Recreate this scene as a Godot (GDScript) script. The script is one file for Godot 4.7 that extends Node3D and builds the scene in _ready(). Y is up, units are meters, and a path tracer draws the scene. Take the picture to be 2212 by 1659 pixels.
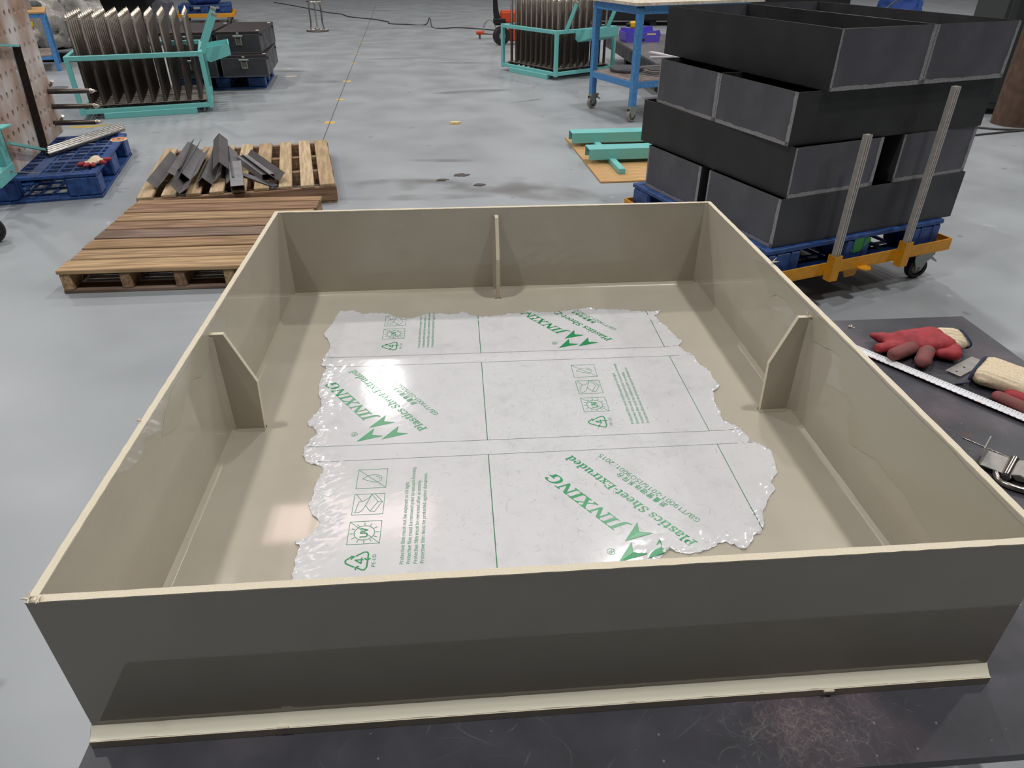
extends Node3D
# Workshop hall with a welded plastic tray on a steel table. x right, z towards the camera, metres, hall floor at y = 0.
const TY := 0.75        # table top
const FY := 0.762       # upper face of the tray's base plate
var M := {}
var names := {}
var rng := RandomNumberGenerator.new()

func _ready():
	rng.seed = 20240611
	set_camera_and_light()
	make_materials()
	build_hall()
	build_table()
	build_tray()
	build_film()
	build_table_items()
	build_stack()
	build_wood_pallets()
	build_left_rig()
	build_racks()
	build_left_background()
	build_right_background()
	build_floor_items()

func set_camera_and_light():
	var cam := Camera3D.new()
	cam.name = "Camera"
	cam.fov = 57.73
	cam.near = 0.02
	cam.far = 200.0
	cam.position = Vector3(0.4009, 1.4603, 0.4542)
	cam.rotation = Vector3(-0.5648, -0.0795, 0.0023)
	add_child(cam)
	cam.current = true
	var e := Environment.new()
	e.background_mode = Environment.BG_COLOR
	e.background_color = Color(0.02, 0.02, 0.022)
	e.tonemap_mode = Environment.TONE_MAPPER_LINEAR
	e.tonemap_exposure = 1.1
	e.sdfgi_enabled = true
	e.ssao_enabled = true
	e.ssil_enabled = true
	var we := WorldEnvironment.new()
	we.name = "WorldEnvironment"
	we.environment = e
	add_child(we)

# ---------------------------------------------------------------- helpers
func numbered(n: String) -> String:
	if not names.has(n):
		names[n] = 0
		return n
	names[n] += 1
	return "%s_%03d" % [n, names[n]]

func tag(o: Node, label: String, category := "", group := "", kind := ""):
	if label: o.set_meta("label", label)
	if category: o.set_meta("category", category)
	if group: o.set_meta("group", group)
	if kind: o.set_meta("kind", kind)
	return o

func thing(called: String, label: String, category: String, at := Transform3D(), group := "") -> Node3D:
	var o := Node3D.new()
	o.name = numbered(called)
	add_child(o)
	o.transform = at
	tag(o, label, category, group)
	return o

func obj(called: String, st: SurfaceTool, m: Material, parent: Node = null) -> MeshInstance3D:
	st.generate_normals()
	var o := MeshInstance3D.new()
	o.mesh = st.commit()
	if o.mesh.get_surface_count() == 0:   # print wholly torn away
		o.free()
		return null
	o.mesh.surface_set_material(0, m)
	if parent:
		o.name = called
		parent.add_child(o, true)
	else:
		o.name = numbered(called)
		add_child(o)
	return o

func inst(called: String, mesh: Mesh, m: Material, parent: Node, at := Transform3D()) -> MeshInstance3D:
	var o := MeshInstance3D.new()
	o.mesh = mesh
	o.material_override = m
	o.transform = at
	o.name = called
	parent.add_child(o, true)
	return o

func dup(o: Node3D, at: Transform3D, label := "", group := "") -> Node3D:
	var c: Node3D = o.duplicate()
	c.name = numbered(String(o.name).trim_suffix("_000"))
	add_child(c)
	c.transform = at
	if label: c.set_meta("label", label)
	if group: c.set_meta("group", group)
	return c

func TR(x := 0.0, y := 0.0, z := 0.0, yaw := 0.0, pitch := 0.0, roll := 0.0) -> Transform3D:
	return Transform3D(Basis.from_euler(Vector3(deg_to_rad(pitch), deg_to_rad(yaw), deg_to_rad(roll))), Vector3(x, y, z))

func mb(smooth := false) -> SurfaceTool:
	var st := SurfaceTool.new()
	st.begin(Mesh.PRIMITIVE_TRIANGLES)
	st.set_smooth_group(0 if smooth else -1)
	return st

func tri(st: SurfaceTool, a: Vector3, b: Vector3, c: Vector3):   # counter-clockwise seen from outside
	st.add_vertex(a); st.add_vertex(c); st.add_vertex(b)

func quad(st: SurfaceTool, a: Vector3, b: Vector3, c: Vector3, d: Vector3):
	tri(st, a, b, c)
	tri(st, a, c, d)

func face(st: SurfaceTool, p: Array, inside: Vector3):   # convex face turned away from «inside»
	var n: Vector3 = (p[1] - p[0]).cross(p[2] - p[0])
	var out: bool = n.dot(p[0] - inside) > 0.0
	for i in range(1, p.size() - 1):
		if out: tri(st, p[0], p[i], p[i + 1])
		else: tri(st, p[0], p[i + 1], p[i])

func bx(st: SurfaceTool, c: Vector3, s: Vector3, xf := Transform3D(), ch := 0.0):   # box with chamfered edges
	var h := s * 0.5
	ch = minf(ch, minf(h.x, minf(h.y, h.z)) * 0.8)
	var inside: Vector3 = xf * c
	if ch <= 0.0:
		for ax in 3:
			for sg in [-1.0, 1.0]:
				var p := []
				for k in [[-1, -1], [1, -1], [1, 1], [-1, 1]]:
					var v := Vector3()
					v[ax] = sg * h[ax]
					v[(ax + 1) % 3] = k[0] * h[(ax + 1) % 3]
					v[(ax + 2) % 3] = k[1] * h[(ax + 2) % 3]
					p.append(xf * (c + v))
				face(st, p, inside)
		return
	var pt := func(sx: float, sy: float, sz: float, ax: int) -> Vector3:
		var v := Vector3(sx * (h.x - ch), sy * (h.y - ch), sz * (h.z - ch))
		v[ax] = [sx, sy, sz][ax] * h[ax]
		return xf * (c + v)
	for ax in 3:
		for sg in [-1.0, 1.0]:
			var p := []
			for k in [[-1.0, -1.0], [1.0, -1.0], [1.0, 1.0], [-1.0, 1.0]]:
				var s3 := [0.0, 0.0, 0.0]
				s3[ax] = sg
				s3[(ax + 1) % 3] = k[0]
				s3[(ax + 2) % 3] = k[1]
				p.append(pt.call(s3[0], s3[1], s3[2], ax))
			face(st, p, inside)
		for k in [[-1.0, -1.0], [1.0, -1.0], [1.0, 1.0], [-1.0, 1.0]]:   # edges along ax
			var b := (ax + 1) % 3
			var d := (ax + 2) % 3
			var lo := [0.0, 0.0, 0.0]
			lo[ax] = -1.0; lo[b] = k[0]; lo[d] = k[1]
			var hi: Array = lo.duplicate()
			hi[ax] = 1.0
			face(st, [pt.call(lo[0], lo[1], lo[2], b), pt.call(hi[0], hi[1], hi[2], b), pt.call(hi[0], hi[1], hi[2], d), pt.call(lo[0], lo[1], lo[2], d)], inside)
	for sx in [-1.0, 1.0]:
		for sy in [-1.0, 1.0]:
			for sz in [-1.0, 1.0]:
				face(st, [pt.call(sx, sy, sz, 0), pt.call(sx, sy, sz, 1), pt.call(sx, sy, sz, 2)], inside)

func beam(st: SurfaceTool, a: Vector3, b: Vector3, w: float, h: float, up := Vector3.UP, ch := 0.0):   # bar of section w x h
	var z := (b - a).normalized()
	var x := up.cross(z)
	if x.length() < 0.01: x = Vector3.RIGHT.cross(z)
	x = x.normalized()
	var y := z.cross(x)
	bx(st, Vector3.ZERO, Vector3(w, h, a.distance_to(b)), Transform3D(Basis(x, y, z), (a + b) * 0.5), ch)

func pv(l: Array) -> PackedVector2Array:   # flat list to points
	var o := PackedVector2Array()
	for i in range(0, l.size(), 2): o.append(Vector2(l[i], l[i + 1]))
	return o

func area2(p: PackedVector2Array) -> float:
	var a := 0.0
	for i in p.size():
		var q := p[(i + 1) % p.size()]
		a += p[i].x * q.y - q.x * p[i].y
	return a

func prism(st: SurfaceTool, poly: PackedVector2Array, depth: float, xf := Transform3D()):   # outline in xy drawn out along +z
	var p := poly.duplicate()
	if area2(p) < 0.0: p.reverse()
	var t := Geometry2D.triangulate_polygon(p)
	for i in range(0, t.size(), 3):
		var a := p[t[i]]; var b := p[t[i + 1]]; var c := p[t[i + 2]]
		if (b - a).cross(c - a) < 0.0:
			var s := b; b = c; c = s
		tri(st, xf * Vector3(a.x, a.y, depth), xf * Vector3(b.x, b.y, depth), xf * Vector3(c.x, c.y, depth))
		tri(st, xf * Vector3(a.x, a.y, 0), xf * Vector3(c.x, c.y, 0), xf * Vector3(b.x, b.y, 0))
	for i in p.size():
		var a := p[i]; var b := p[(i + 1) % p.size()]
		quad(st, xf * Vector3(a.x, a.y, 0), xf * Vector3(b.x, b.y, 0), xf * Vector3(b.x, b.y, depth), xf * Vector3(a.x, a.y, depth))

func ring(c: Vector3, x: Vector3, y: Vector3, r: float, n: int) -> PackedVector3Array:
	var o := PackedVector3Array()
	for i in n: o.append(c + (x * cos(TAU * i / n) + y * sin(TAU * i / n)) * r)
	return o

func tube(st: SurfaceTool, pts: Array, r, n := 10, closed := false, caps := true):   # r a number or one per point
	var rings := []
	var m := pts.size()
	var x := Vector3.ZERO
	for i in m:
		var d: Vector3
		if closed: d = (pts[(i + 1) % m] - pts[(i + m - 1) % m]).normalized()
		else: d = (pts[mini(i + 1, m - 1)] - pts[maxi(i - 1, 0)]).normalized()
		if x == Vector3.ZERO: x = d.cross(Vector3.UP if absf(d.y) < 0.9 else Vector3.RIGHT)
		x = (x - d * x.dot(d)).normalized()
		rings.append(ring(pts[i], x, d.cross(x), r[i] if r is Array else r, n))
	st.set_smooth_group(1)
	for i in (m if closed else m - 1):
		var a: PackedVector3Array = rings[i]
		var b: PackedVector3Array = rings[(i + 1) % m]
		for k in n: quad(st, a[k], a[(k + 1) % n], b[(k + 1) % n], b[k])
	st.set_smooth_group(-1)
	if caps and not closed:
		for e in [0, m - 1]:
			var other: Vector3 = pts[1] if e == 0 else pts[m - 2]
			face(st, Array(rings[e]), other)

func rod(st: SurfaceTool, a: Vector3, b: Vector3, r: float, n := 12):
	tube(st, [a, b], r, n)

func lathe(st: SurfaceTool, prof: Array, n := 16, xf := Transform3D()):   # [r, y] turned about y
	for i in prof.size() - 1:
		st.set_smooth_group(-1 if absf(prof[i][1] - prof[i + 1][1]) < 0.0005 else 1)
		for k in n:
			var a := TAU * k / n
			var b := TAU * (k + 1) / n
			var p := func(j: int, t: float) -> Vector3: return xf * Vector3(prof[j][0] * cos(t), prof[j][1], -prof[j][0] * sin(t))
			var q: Array = [p.call(i, a), p.call(i, b), p.call(i + 1, b), p.call(i + 1, a)]
			if prof[i][0] < 1e-6: tri(st, q[0], q[2], q[3])
			elif prof[i + 1][0] < 1e-6: tri(st, q[0], q[1], q[2])
			else: quad(st, q[0], q[1], q[2], q[3])
	st.set_smooth_group(-1)

func sheet_holes(st: SurfaceTool, nx: int, ny: int, px: float, py: float, r: float, th: float, mx: float, my: float, xf := Transform3D(), seg := 16):
	# plate in the xy plane from (0,0), with nx x ny round holes at pitch px, py inside margins mx, my; th thick towards +z
	var w := nx * px
	var h := ny * py
	for s in [0.0, th]:
		var up: bool = s > 0.0
		for i in nx:
			for j in ny:
				var c := Vector2((i + 0.5) * px + mx, (j + 0.5) * py + my)
				for k in seg:
					var a := TAU * k / seg
					var b := TAU * (k + 1) / seg
					var d1 := Vector2(cos(a), sin(a)); var d2 := Vector2(cos(b), sin(b))
					var o1 := c + d1 * Vector2(px, py) * (0.5 / maxf(absf(d1.x), absf(d1.y)))   # eighth turns meet the cell's corners
					var o2 := c + d2 * Vector2(px, py) * (0.5 / maxf(absf(d2.x), absf(d2.y)))
					var i1 := c + d1 * r; var i2 := c + d2 * r
					var v := [Vector3(i1.x, i1.y, s), Vector3(o1.x, o1.y, s), Vector3(o2.x, o2.y, s), Vector3(i2.x, i2.y, s)]
					var qd: Array = v.map(func(u): return xf * u)
					if up: quad(st, qd[0], qd[1], qd[2], qd[3])
					else: quad(st, qd[3], qd[2], qd[1], qd[0])
					if not up: quad(st, xf * v[0], xf * v[3], xf * (v[3] + Vector3(0, 0, th)), xf * (v[0] + Vector3(0, 0, th)))
	# margins
	for m in [[Vector2(0, 0), Vector2(mx, h + 2 * my)], [Vector2(w + mx, 0), Vector2(mx, h + 2 * my)], [Vector2(mx, 0), Vector2(w, my)], [Vector2(mx, h + my), Vector2(w, my)]]:
		if m[1].x < 1e-5 or m[1].y < 1e-5: continue
		var c2: Vector2 = m[0] + m[1] * 0.5
		bx(st, Vector3(c2.x, c2.y, th * 0.5), Vector3(m[1].x, m[1].y, th), xf)

func smin(a: float, b: float, k: float) -> float:
	var h := maxf(k - absf(a - b), 0.0) / k
	return minf(a, b) - h * h * k * 0.25

func nets(bones: Array, cell: float, k: float, squash := 1.0, rough := 0.0, floor_y := -1e9, rf := 30.0, rib := Vector3.ZERO, rib_amp := 0.0) -> SurfaceTool:   # tapered capsules [a, b, ra, rb] joined smoothly, meshed as surface nets
	var lo := Vector3.INF
	var hi := -Vector3.INF
	for b in bones:
		for e in [[b[0], b[2]], [b[1], b[3]]]:
			lo = lo.min(e[0] - Vector3.ONE * (e[1] + k + cell)); hi = hi.max(e[0] + Vector3.ONE * (e[1] + k + cell))
	var n := Vector3i(((hi - lo) / cell).ceil()) + Vector3i.ONE
	var f := PackedFloat32Array()
	f.resize(n.x * n.y * n.z)
	var nz := FastNoiseLite.new()
	nz.frequency = rf
	nz.seed = 5
	var pre := []
	for b in bones:
		var ab: Vector3 = b[1] - b[0]
		pre.append([b[0], ab, maxf(ab.length_squared(), 1e-9), b[2], b[3] - b[2]])
	var id := 0
	for z in n.z:
		for y in n.y:
			for x in n.x:
				var p := lo + Vector3(x, y, z) * cell
				var d := 1e3
				for b in pre:
					var ap: Vector3 = p - b[0]
					var t := clampf(ap.dot(b[1]) / b[2], 0.0, 1.0)
					var v: Vector3 = ap - b[1] * t
					v.y *= squash
					d = smin(d, v.length() - b[3] - b[4] * t, k)
				if rough > 0.0: d += nz.get_noise_3dv(p) * rough
				if rib_amp > 0.0: d += sin(p.dot(rib)) * rib_amp
				f[id] = maxf(d, floor_y - p.y)
				id += 1
	var verts := PackedVector3Array()
	var at := {}
	var corners := [0, 1, n.x, n.x + 1, n.x * n.y, n.x * n.y + 1, n.x * n.y + n.x, n.x * n.y + n.x + 1]
	var edges := [[0, 1], [2, 3], [4, 5], [6, 7], [0, 2], [1, 3], [4, 6], [5, 7], [0, 4], [1, 5], [2, 6], [3, 7]]
	for z in n.z - 1:
		for y in n.y - 1:
			for x in n.x - 1:
				var c0 := (z * n.y + y) * n.x + x
				var s := 0
				for c in 8:
					if f[c0 + corners[c]] < 0.0: s += 1
				if s == 0 or s == 8: continue
				var sum := Vector3.ZERO
				var cnt := 0
				for ed in edges:
					var a := f[c0 + corners[ed[0]]]
					var b := f[c0 + corners[ed[1]]]
					if (a < 0.0) != (b < 0.0):
						var t := a / (a - b)
						var pa := Vector3(ed[0] & 1, (ed[0] >> 1) & 1, ed[0] >> 2)
						var pb := Vector3(ed[1] & 1, (ed[1] >> 1) & 1, ed[1] >> 2)
						sum += pa.lerp(pb, t)
						cnt += 1
				at[c0] = verts.size()
				verts.append(lo + (Vector3(x, y, z) + sum / cnt) * cell)
	var st := mb(true)
	for c0 in at:
		var v: int = c0
		var a := f[v] < 0.0
		for ax in 3:
			var step: int = [1, n.x, n.x * n.y][ax]
			if v + step >= f.size() or (f[v + step] < 0.0) == a: continue
			var u: int = [n.x, n.x * n.y, 1][ax]
			var w: int = [n.x * n.y, 1, n.x][ax]
			if not (at.has(v - u) and at.has(v - w) and at.has(v - u - w)): continue
			var q := [verts[at[v]], verts[at[v - u]], verts[at[v - u - w]], verts[at[v - w]]]
			if a: quad(st, q[0], q[1], q[2], q[3])
			else: quad(st, q[3], q[2], q[1], q[0])
	return st

# ---------------------------------------------------------------- materials
func noise_tex(freq: float, sd: int, c0: Color, c1: Color, oct := 4, size := 512, lo := 0.25, hi := 0.75) -> NoiseTexture2D:
	var n := FastNoiseLite.new()
	n.noise_type = FastNoiseLite.TYPE_SIMPLEX_SMOOTH
	n.frequency = freq
	n.seed = sd
	n.fractal_octaves = oct
	var g := Gradient.new()
	g.set_color(0, c0); g.set_color(1, c1)
	g.set_offset(0, lo); g.set_offset(1, hi)
	var t := NoiseTexture2D.new()
	t.width = size; t.height = size
	t.seamless = true
	t.noise = n
	t.color_ramp = g
	return t

func mat(called: String, c: Color, rough: float, metal := 0.0, spec := 0.5) -> StandardMaterial3D:
	var m := StandardMaterial3D.new()
	m.resource_name = called
	m.albedo_color = c
	m.roughness = rough
	m.metallic = metal
	m.metallic_specular = spec
	M[called] = m
	return m

func mottled(called: String, c0: Color, c1: Color, rough: float, scale: Vector3, freq := 0.012, metal := 0.0, spec := 0.5, sd := 1, rv := 0.0, oct := 4) -> StandardMaterial3D:
	var m := mat(called, Color.WHITE, rough, metal, spec)
	m.albedo_texture = noise_tex(freq, sd, c0, c1, oct)
	m.uv1_triplanar = true
	m.uv1_scale = scale
	if rv > 0.0:
		m.roughness = 1.0
		m.roughness_texture = noise_tex(freq * 0.8, sd + 50, Color(rough - rv, rough - rv, rough - rv), Color(rough + rv, rough + rv, rough + rv), oct)
	return m

func c8(r: int, g: int, b: int) -> Color: return Color8(r, g, b)

func make_materials():
	var one := Vector3.ONE
	mottled("plastic", c8(182, 175, 160), c8(186, 179, 164), 0.05, one * 1.5, 0.008, 0.0, 0.5, 3)
	mottled("plastic_edge", c8(214, 203, 180), c8(224, 214, 192), 0.6, one * 25.0, 0.03)
	mottled("post_steel", c8(186, 181, 174), c8(200, 195, 188), 0.45, one * 3.0, 0.02, 0.15)
	mat("weld_bead", c8(234, 230, 210), 0.25)
	mat("weld_bead_in", c8(178, 170, 152), 0.28)
	mat("print_green", c8(20, 140, 82), 0.3)
	mat("print_green_dark", c8(14, 112, 66), 0.3)
	mat("print_line", c8(84, 112, 98), 0.35)
	mat("print_text", c8(52, 146, 100), 0.35)
	mat("remnant", c8(178, 172, 154), 0.2)
	mottled("mill_steel", c8(62, 62, 65), c8(70, 70, 73), 0.45, one * 0.7, 0.012, 0.25, 0.5, 7, 0.08)
	mottled("mill_steel_b", c8(88, 88, 94), c8(98, 98, 104), 0.45, one * 0.7, 0.012, 0.25, 0.5, 8, 0.08)
	mottled("mill_steel_c", c8(50, 50, 51), c8(56, 56, 57), 0.45, one * 0.7, 0.012, 0.25, 0.5, 9, 0.08)
	mottled("ground_seam", c8(138, 137, 139), c8(168, 166, 166), 0.5, one * 9.0, 0.02, 0.3, 0.5, 10)
	mottled("bare_steel", c8(158, 154, 149), c8(172, 168, 163), 0.38, one * 3.0, 0.02, 0.4, 0.5, 11)
	mottled("steel_angle", c8(98, 95, 95), c8(114, 110, 111), 0.42, one * 1.0, 0.01, 0.25, 0.5, 12)
	mottled("steel_angle_b", c8(122, 120, 123), c8(138, 136, 140), 0.4, one * 1.0, 0.01, 0.25, 0.5, 13)
	mat("bright_steel", c8(196, 189, 181), 0.22, 1.0)
	mat("tube_bundle", c8(150, 146, 142), 0.25, 0.9)
	mat("tube_steel", c8(98, 91, 85), 0.33, 0.8)
	mat("tip_steel", c8(232, 220, 204), 0.25, 0.8)
	mat("teal", c8(120, 198, 194), 0.42)
	mottled("blue_plastic", c8(30, 62, 118), c8(46, 84, 148), 0.45, one * 2.0, 0.015, 0.0, 0.5, 14)
	mat("blue_dirty", c8(62, 82, 124), 0.6)
	mottled("yellow_paint", c8(214, 146, 24), c8(224, 156, 32), 0.45, one * 3.0, 0.02, 0.0, 0.5, 15)
	mottled("blue_paint", c8(72, 132, 192), c8(86, 148, 206), 0.45, one * 3.0, 0.02, 0.0, 0.5, 16)
	mat("black_rubber", c8(30, 29, 30), 0.6)
	mat("dark_iron", c8(26, 25, 26), 0.55, 0.2)
	mottled("rusty_bar", c8(34, 30, 28), c8(58, 46, 36), 0.6, Vector3(6, 2, 6), 0.02, 0.2, 0.4, 17)
	mottled("rust_plate", c8(168, 134, 114), c8(226, 224, 224), 0.5, Vector3(0.5, 0.35, 0.5), 0.008, 0.0, 0.5, 18, 0.0, 5)
	mottled("rust_pipe", c8(86, 68, 58), c8(108, 86, 72), 0.6, Vector3(2.0, 1.0, 2.0), 0.012, 0.1, 0.4, 19)
	mottled("plywood", c8(186, 146, 98), c8(206, 168, 118), 0.6, Vector3(1.0, 12, 12), 0.01, 0.0, 0.3, 20)
	mottled("board_top", c8(196, 184, 166), c8(222, 212, 196), 0.7, one * 2.0, 0.012, 0.0, 0.3, 21)
	mottled("shelf_board", c8(150, 136, 128), c8(176, 162, 154), 0.7, one * 2.0, 0.012, 0.0, 0.3, 22)
	var tones := [[154, 126, 98], [164, 138, 108], [146, 119, 97], [132, 113, 100], [176, 149, 115], [144, 115, 93]]
	for i in tones.size():
		var t: Array = tones[i]
		var wm := mottled("wood%d" % i, Color8(int(t[0] * 0.86), int(t[1] * 0.85), int(t[2] * 0.84)), Color8(mini(255, int(t[0] * 1.12)), int(t[1] * 1.12), int(t[2] * 1.12)), 0.75, Vector3(0.35, 5, 5), 0.012, 0.0, 0.25, 30 + i, 0.0, 5)
		wm.heightmap_enabled = false
	for i in 3:
		var wz := M["wood%d" % [4, 0, 2][i]].duplicate() as StandardMaterial3D
		wz.uv1_scale = Vector3(5, 5, 0.35)
		wz.resource_name = "woodz%d" % i
		M["woodz%d" % i] = wz
	var pale := [[188, 166, 134], [180, 156, 124], [196, 174, 142]]
	for i in 3:
		var t: Array = pale[i]
		mottled("pale%d" % i, Color8(int(t[0] * 0.9), int(t[1] * 0.89), int(t[2] * 0.88)), Color8(mini(255, int(t[0] * 1.06)), int(t[1] * 1.06), int(t[2] * 1.06)), 0.75, Vector3(0.4, 5, 5), 0.014, 0.0, 0.25, 40 + i, 0.0, 5)
	mottled("glove_red", c8(146, 50, 56), c8(174, 56, 64), 0.6, one * 5.0, 0.02, 0.0, 0.4, 50)
	mottled("glove_brown", c8(112, 78, 74), c8(140, 68, 68), 0.65, one * 5.0, 0.02, 0.0, 0.4, 51)
	mottled("glove_cream", c8(206, 188, 158), c8(228, 212, 186), 0.9, one * 20.0, 0.02, 0.0, 0.2, 52)
	mat("glove_hem", c8(66, 70, 92), 0.9, 0.0, 0.2)
	mat("tape_white", c8(232, 232, 236), 0.3)
	mat("ink_black", c8(18, 20, 22), 0.5)
	mat("ink_red", c8(206, 44, 58), 0.5)
	mat("purple_bin", c8(98, 86, 204), 0.4)
	mat("drill_yellow", c8(232, 180, 20), 0.45)
	mat("orange_paint", c8(204, 72, 30), 0.45)
	mat("white_strip", c8(214, 208, 214), 0.5)
	mat("paper", c8(196, 190, 186), 0.8)
	mottled("bag", c8(150, 146, 140), c8(196, 192, 186), 0.3, one * 5.0, 0.02, 0.0, 0.5, 53)
	mat("bag_yellow", c8(214, 190, 50), 0.5)
	mat("bag_dark", c8(70, 76, 74), 0.5)
	mat("grey_steel_rim", c8(120, 112, 106), 0.35, 0.8)
	mat("cable", c8(66, 64, 64), 0.6)
	mat("hose", c8(150, 146, 142), 0.4)
	mat("wood_handle", c8(176, 112, 62), 0.6)
	mat("sticker", c8(226, 222, 218), 0.6)
	mat("caster_grey", c8(146, 140, 132), 0.5)
	mat("zinc", c8(160, 166, 160), 0.4, 0.6)
	mat("mark_yellow", c8(206, 172, 84), 0.6)
	mat("joint", c8(92, 94, 96), 0.7)
	mat("smear_yellow", c8(190, 160, 70), 0.6)
	mat("scrap", c8(236, 206, 150), 0.6)
	mat("chip", c8(76, 70, 68), 0.6)
	mat("disc_print", c8(226, 206, 176), 0.4)
	mat("blue_fabric", c8(48, 78, 150), 0.8)
	mat("lamp_body", c8(70, 72, 76), 0.5, 0.4)
	mat("wall", c8(150, 150, 150), 0.7)
	mat("wall_low", c8(76, 75, 78), 0.6)
	mat("ceiling", c8(104, 104, 106), 0.8)
	var glow := mat("lamp_glow", c8(255, 250, 240), 0.4)
	glow.emission_enabled = true
	glow.emission = c8(255, 248, 236)
	glow.emission_energy_multiplier = 4.0
	var sky := mat("skylight_glow", c8(255, 232, 226), 0.4)
	sky.emission_enabled = true
	sky.emission = c8(255, 222, 214)
	sky.emission_energy_multiplier = 3.5
	floor_material()
	table_material()
	film_material()

func blend(b: PackedByteArray, i: int, c: Array, a: float):
	for k in 3: b[i + k] = int(lerpf(b[i + k], c[k], a))

func floor_material():
	# painted concrete: x -8 .. 8, z -22 .. 2, with tyre smears, scuffs and worn patches
	var W := 800
	var H := 1200
	var n1 := FastNoiseLite.new(); n1.frequency = 0.006; n1.seed = 61; n1.fractal_octaves = 5
	var n2 := FastNoiseLite.new(); n2.frequency = 0.03; n2.seed = 62; n2.fractal_octaves = 4
	var n3 := FastNoiseLite.new(); n3.frequency = 0.012; n3.seed = 63; n3.fractal_octaves = 5
	var a := n1.get_image(W, H, false, false, false)
	var b := n2.get_image(W, H, false, false, false)
	var d := n3.get_image(W, H, false, false, false)
	var pa := a.get_data(); var pb := b.get_data(); var pd := d.get_data()
	var px := PackedByteArray()
	px.resize(W * H * 3)
	var rx := PackedByteArray()
	rx.resize(W * H)
	# smears [x, z, half length, half width, turn, strength]
	var smears := [[0.05, -4.55, 0.55, 0.16, 0.05, 0.55], [0.75, -4.5, 0.5, 0.22, -0.1, 0.45], [0.1, -4.25, 0.6, 0.07, 0.0, 0.35], [1.0, -4.3, 0.4, 0.2, 0.3, 0.4], [0.6, -8.2, 0.5, 0.12, -0.2, 0.4], [-2.0, -9.9, 0.5, 0.12, 0.1, 0.4], [-1.2, -9.0, 0.3, 0.1, 0.0, 0.35], [1.2, -7.6, 0.25, 0.03, -0.5, 0.6], [0.5, -10.5, 0.5, 0.1, 0.1, 0.3], [-0.4, -11.0, 0.6, 0.1, -0.1, 0.25], [-2.6, -3.9, 0.4, 0.1, 0.2, 0.25], [0.3, -5.2, 0.35, 0.06, 0.1, 0.4], [2.6, -1.9, 0.5, 0.12, 0.5, 0.35], [3.4, -2.4, 0.5, 0.1, -0.4, 0.3], [4.5, -4.0, 0.6, 0.08, 0.2, 0.25], [-3.0, -7.9, 0.3, 0.12, 0.0, 0.35]]
	for y in H:
		for x in W:
			var i := y * W + x
			var v := pa[i] / 255.0 - 0.5
			var w := pb[i] / 255.0 - 0.5
			var g := 1.0 + v * 0.11 + w * 0.07
			var dirt := clampf((pd[i] / 255.0 - 0.62) * 3.0, 0.0, 1.0) * 0.12
			g -= dirt
			px[i * 3] = int(clampf(158.0 * g, 0, 255)); px[i * 3 + 1] = int(clampf(163.0 * g, 0, 255)); px[i * 3 + 2] = int(clampf(167.0 * g, 0, 255))
			rx[i] = int(clampf(96.0 + w * 60.0 + dirt * 200.0, 0, 255))
	for s in smears:
		var R := int((s[2] + 0.1) * 50.0)
		var cx := int((s[0] + 8.0) * 50.0)
		var cy := int((s[1] + 22.0) * 50.0)
		for y in range(maxi(0, cy - R), mini(H, cy + R)):
			for x in range(maxi(0, cx - R), mini(W, cx + R)):
				var dx := (x - cx) / 50.0
				var dz := (y - cy) / 50.0
				var u: float = (dx * cos(s[4]) + dz * sin(s[4])) / s[2]
				var t: float = (-dx * sin(s[4]) + dz * cos(s[4])) / s[3]
				var k := 1.0 - u * u - t * t
				if k <= 0.0: continue
				var i := y * W + x
				var streak := clampf(0.5 + (pb[i] / 255.0 - 0.45) * 4.0, 0.0, 1.0)
				blend(px, i * 3, [98, 96, 96], clampf(k * 1.8, 0, 1) * minf(s[5] * 1.3, 0.8) * streak)
	var r2 := RandomNumberGenerator.new()
	r2.seed = 77
	for k in 900:   # specks and short scratches
		var x := r2.randi_range(4, W - 5)
		var y := r2.randi_range(4, H - 5)
		var dark := r2.randf() < 0.75
		var ln := r2.randi_range(1, 4)
		var an := r2.randf() * TAU
		for j in ln:
			var i := (int(y + sin(an) * j)) * W + int(x + cos(an) * j)
			blend(px, i * 3, [96, 94, 92] if dark else [208, 210, 212], 0.5)
	var m := mat("floor", Color.WHITE, 1.0, 0.0, 0.5)
	m.albedo_texture = ImageTexture.create_from_image(Image.create_from_data(W, H, false, Image.FORMAT_RGB8, px))
	m.roughness_texture = ImageTexture.create_from_image(Image.create_from_data(W, H, false, Image.FORMAT_L8, rx))
	var m2 := mottled("floor_far", c8(152, 157, 161), c8(164, 169, 173), 0.38, Vector3.ONE * 0.2, 0.01, 0.0, 0.5, 60)
	m2.uv1_world_triplanar = true

func scratch(px: PackedByteArray, W: int, H: int, r2: RandomNumberGenerator, x: float, y: float, ln: int, bend: float, c: Array, al: float, th := 1):
	var an := r2.randf() * TAU
	var cv := r2.randf_range(-bend, bend)
	for j in ln:
		an += cv + r2.randf_range(-0.08, 0.08)
		x += cos(an); y += sin(an)
		var f := al * sin(PI * (j + 0.5) / ln)
		for t in th:
			var xi := int(x) + t
			var yi := int(y)
			if xi < 0 or yi < 0 or xi >= W or yi >= H: continue
			blend(px, (yi * W + xi) * 3, c, f)

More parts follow.
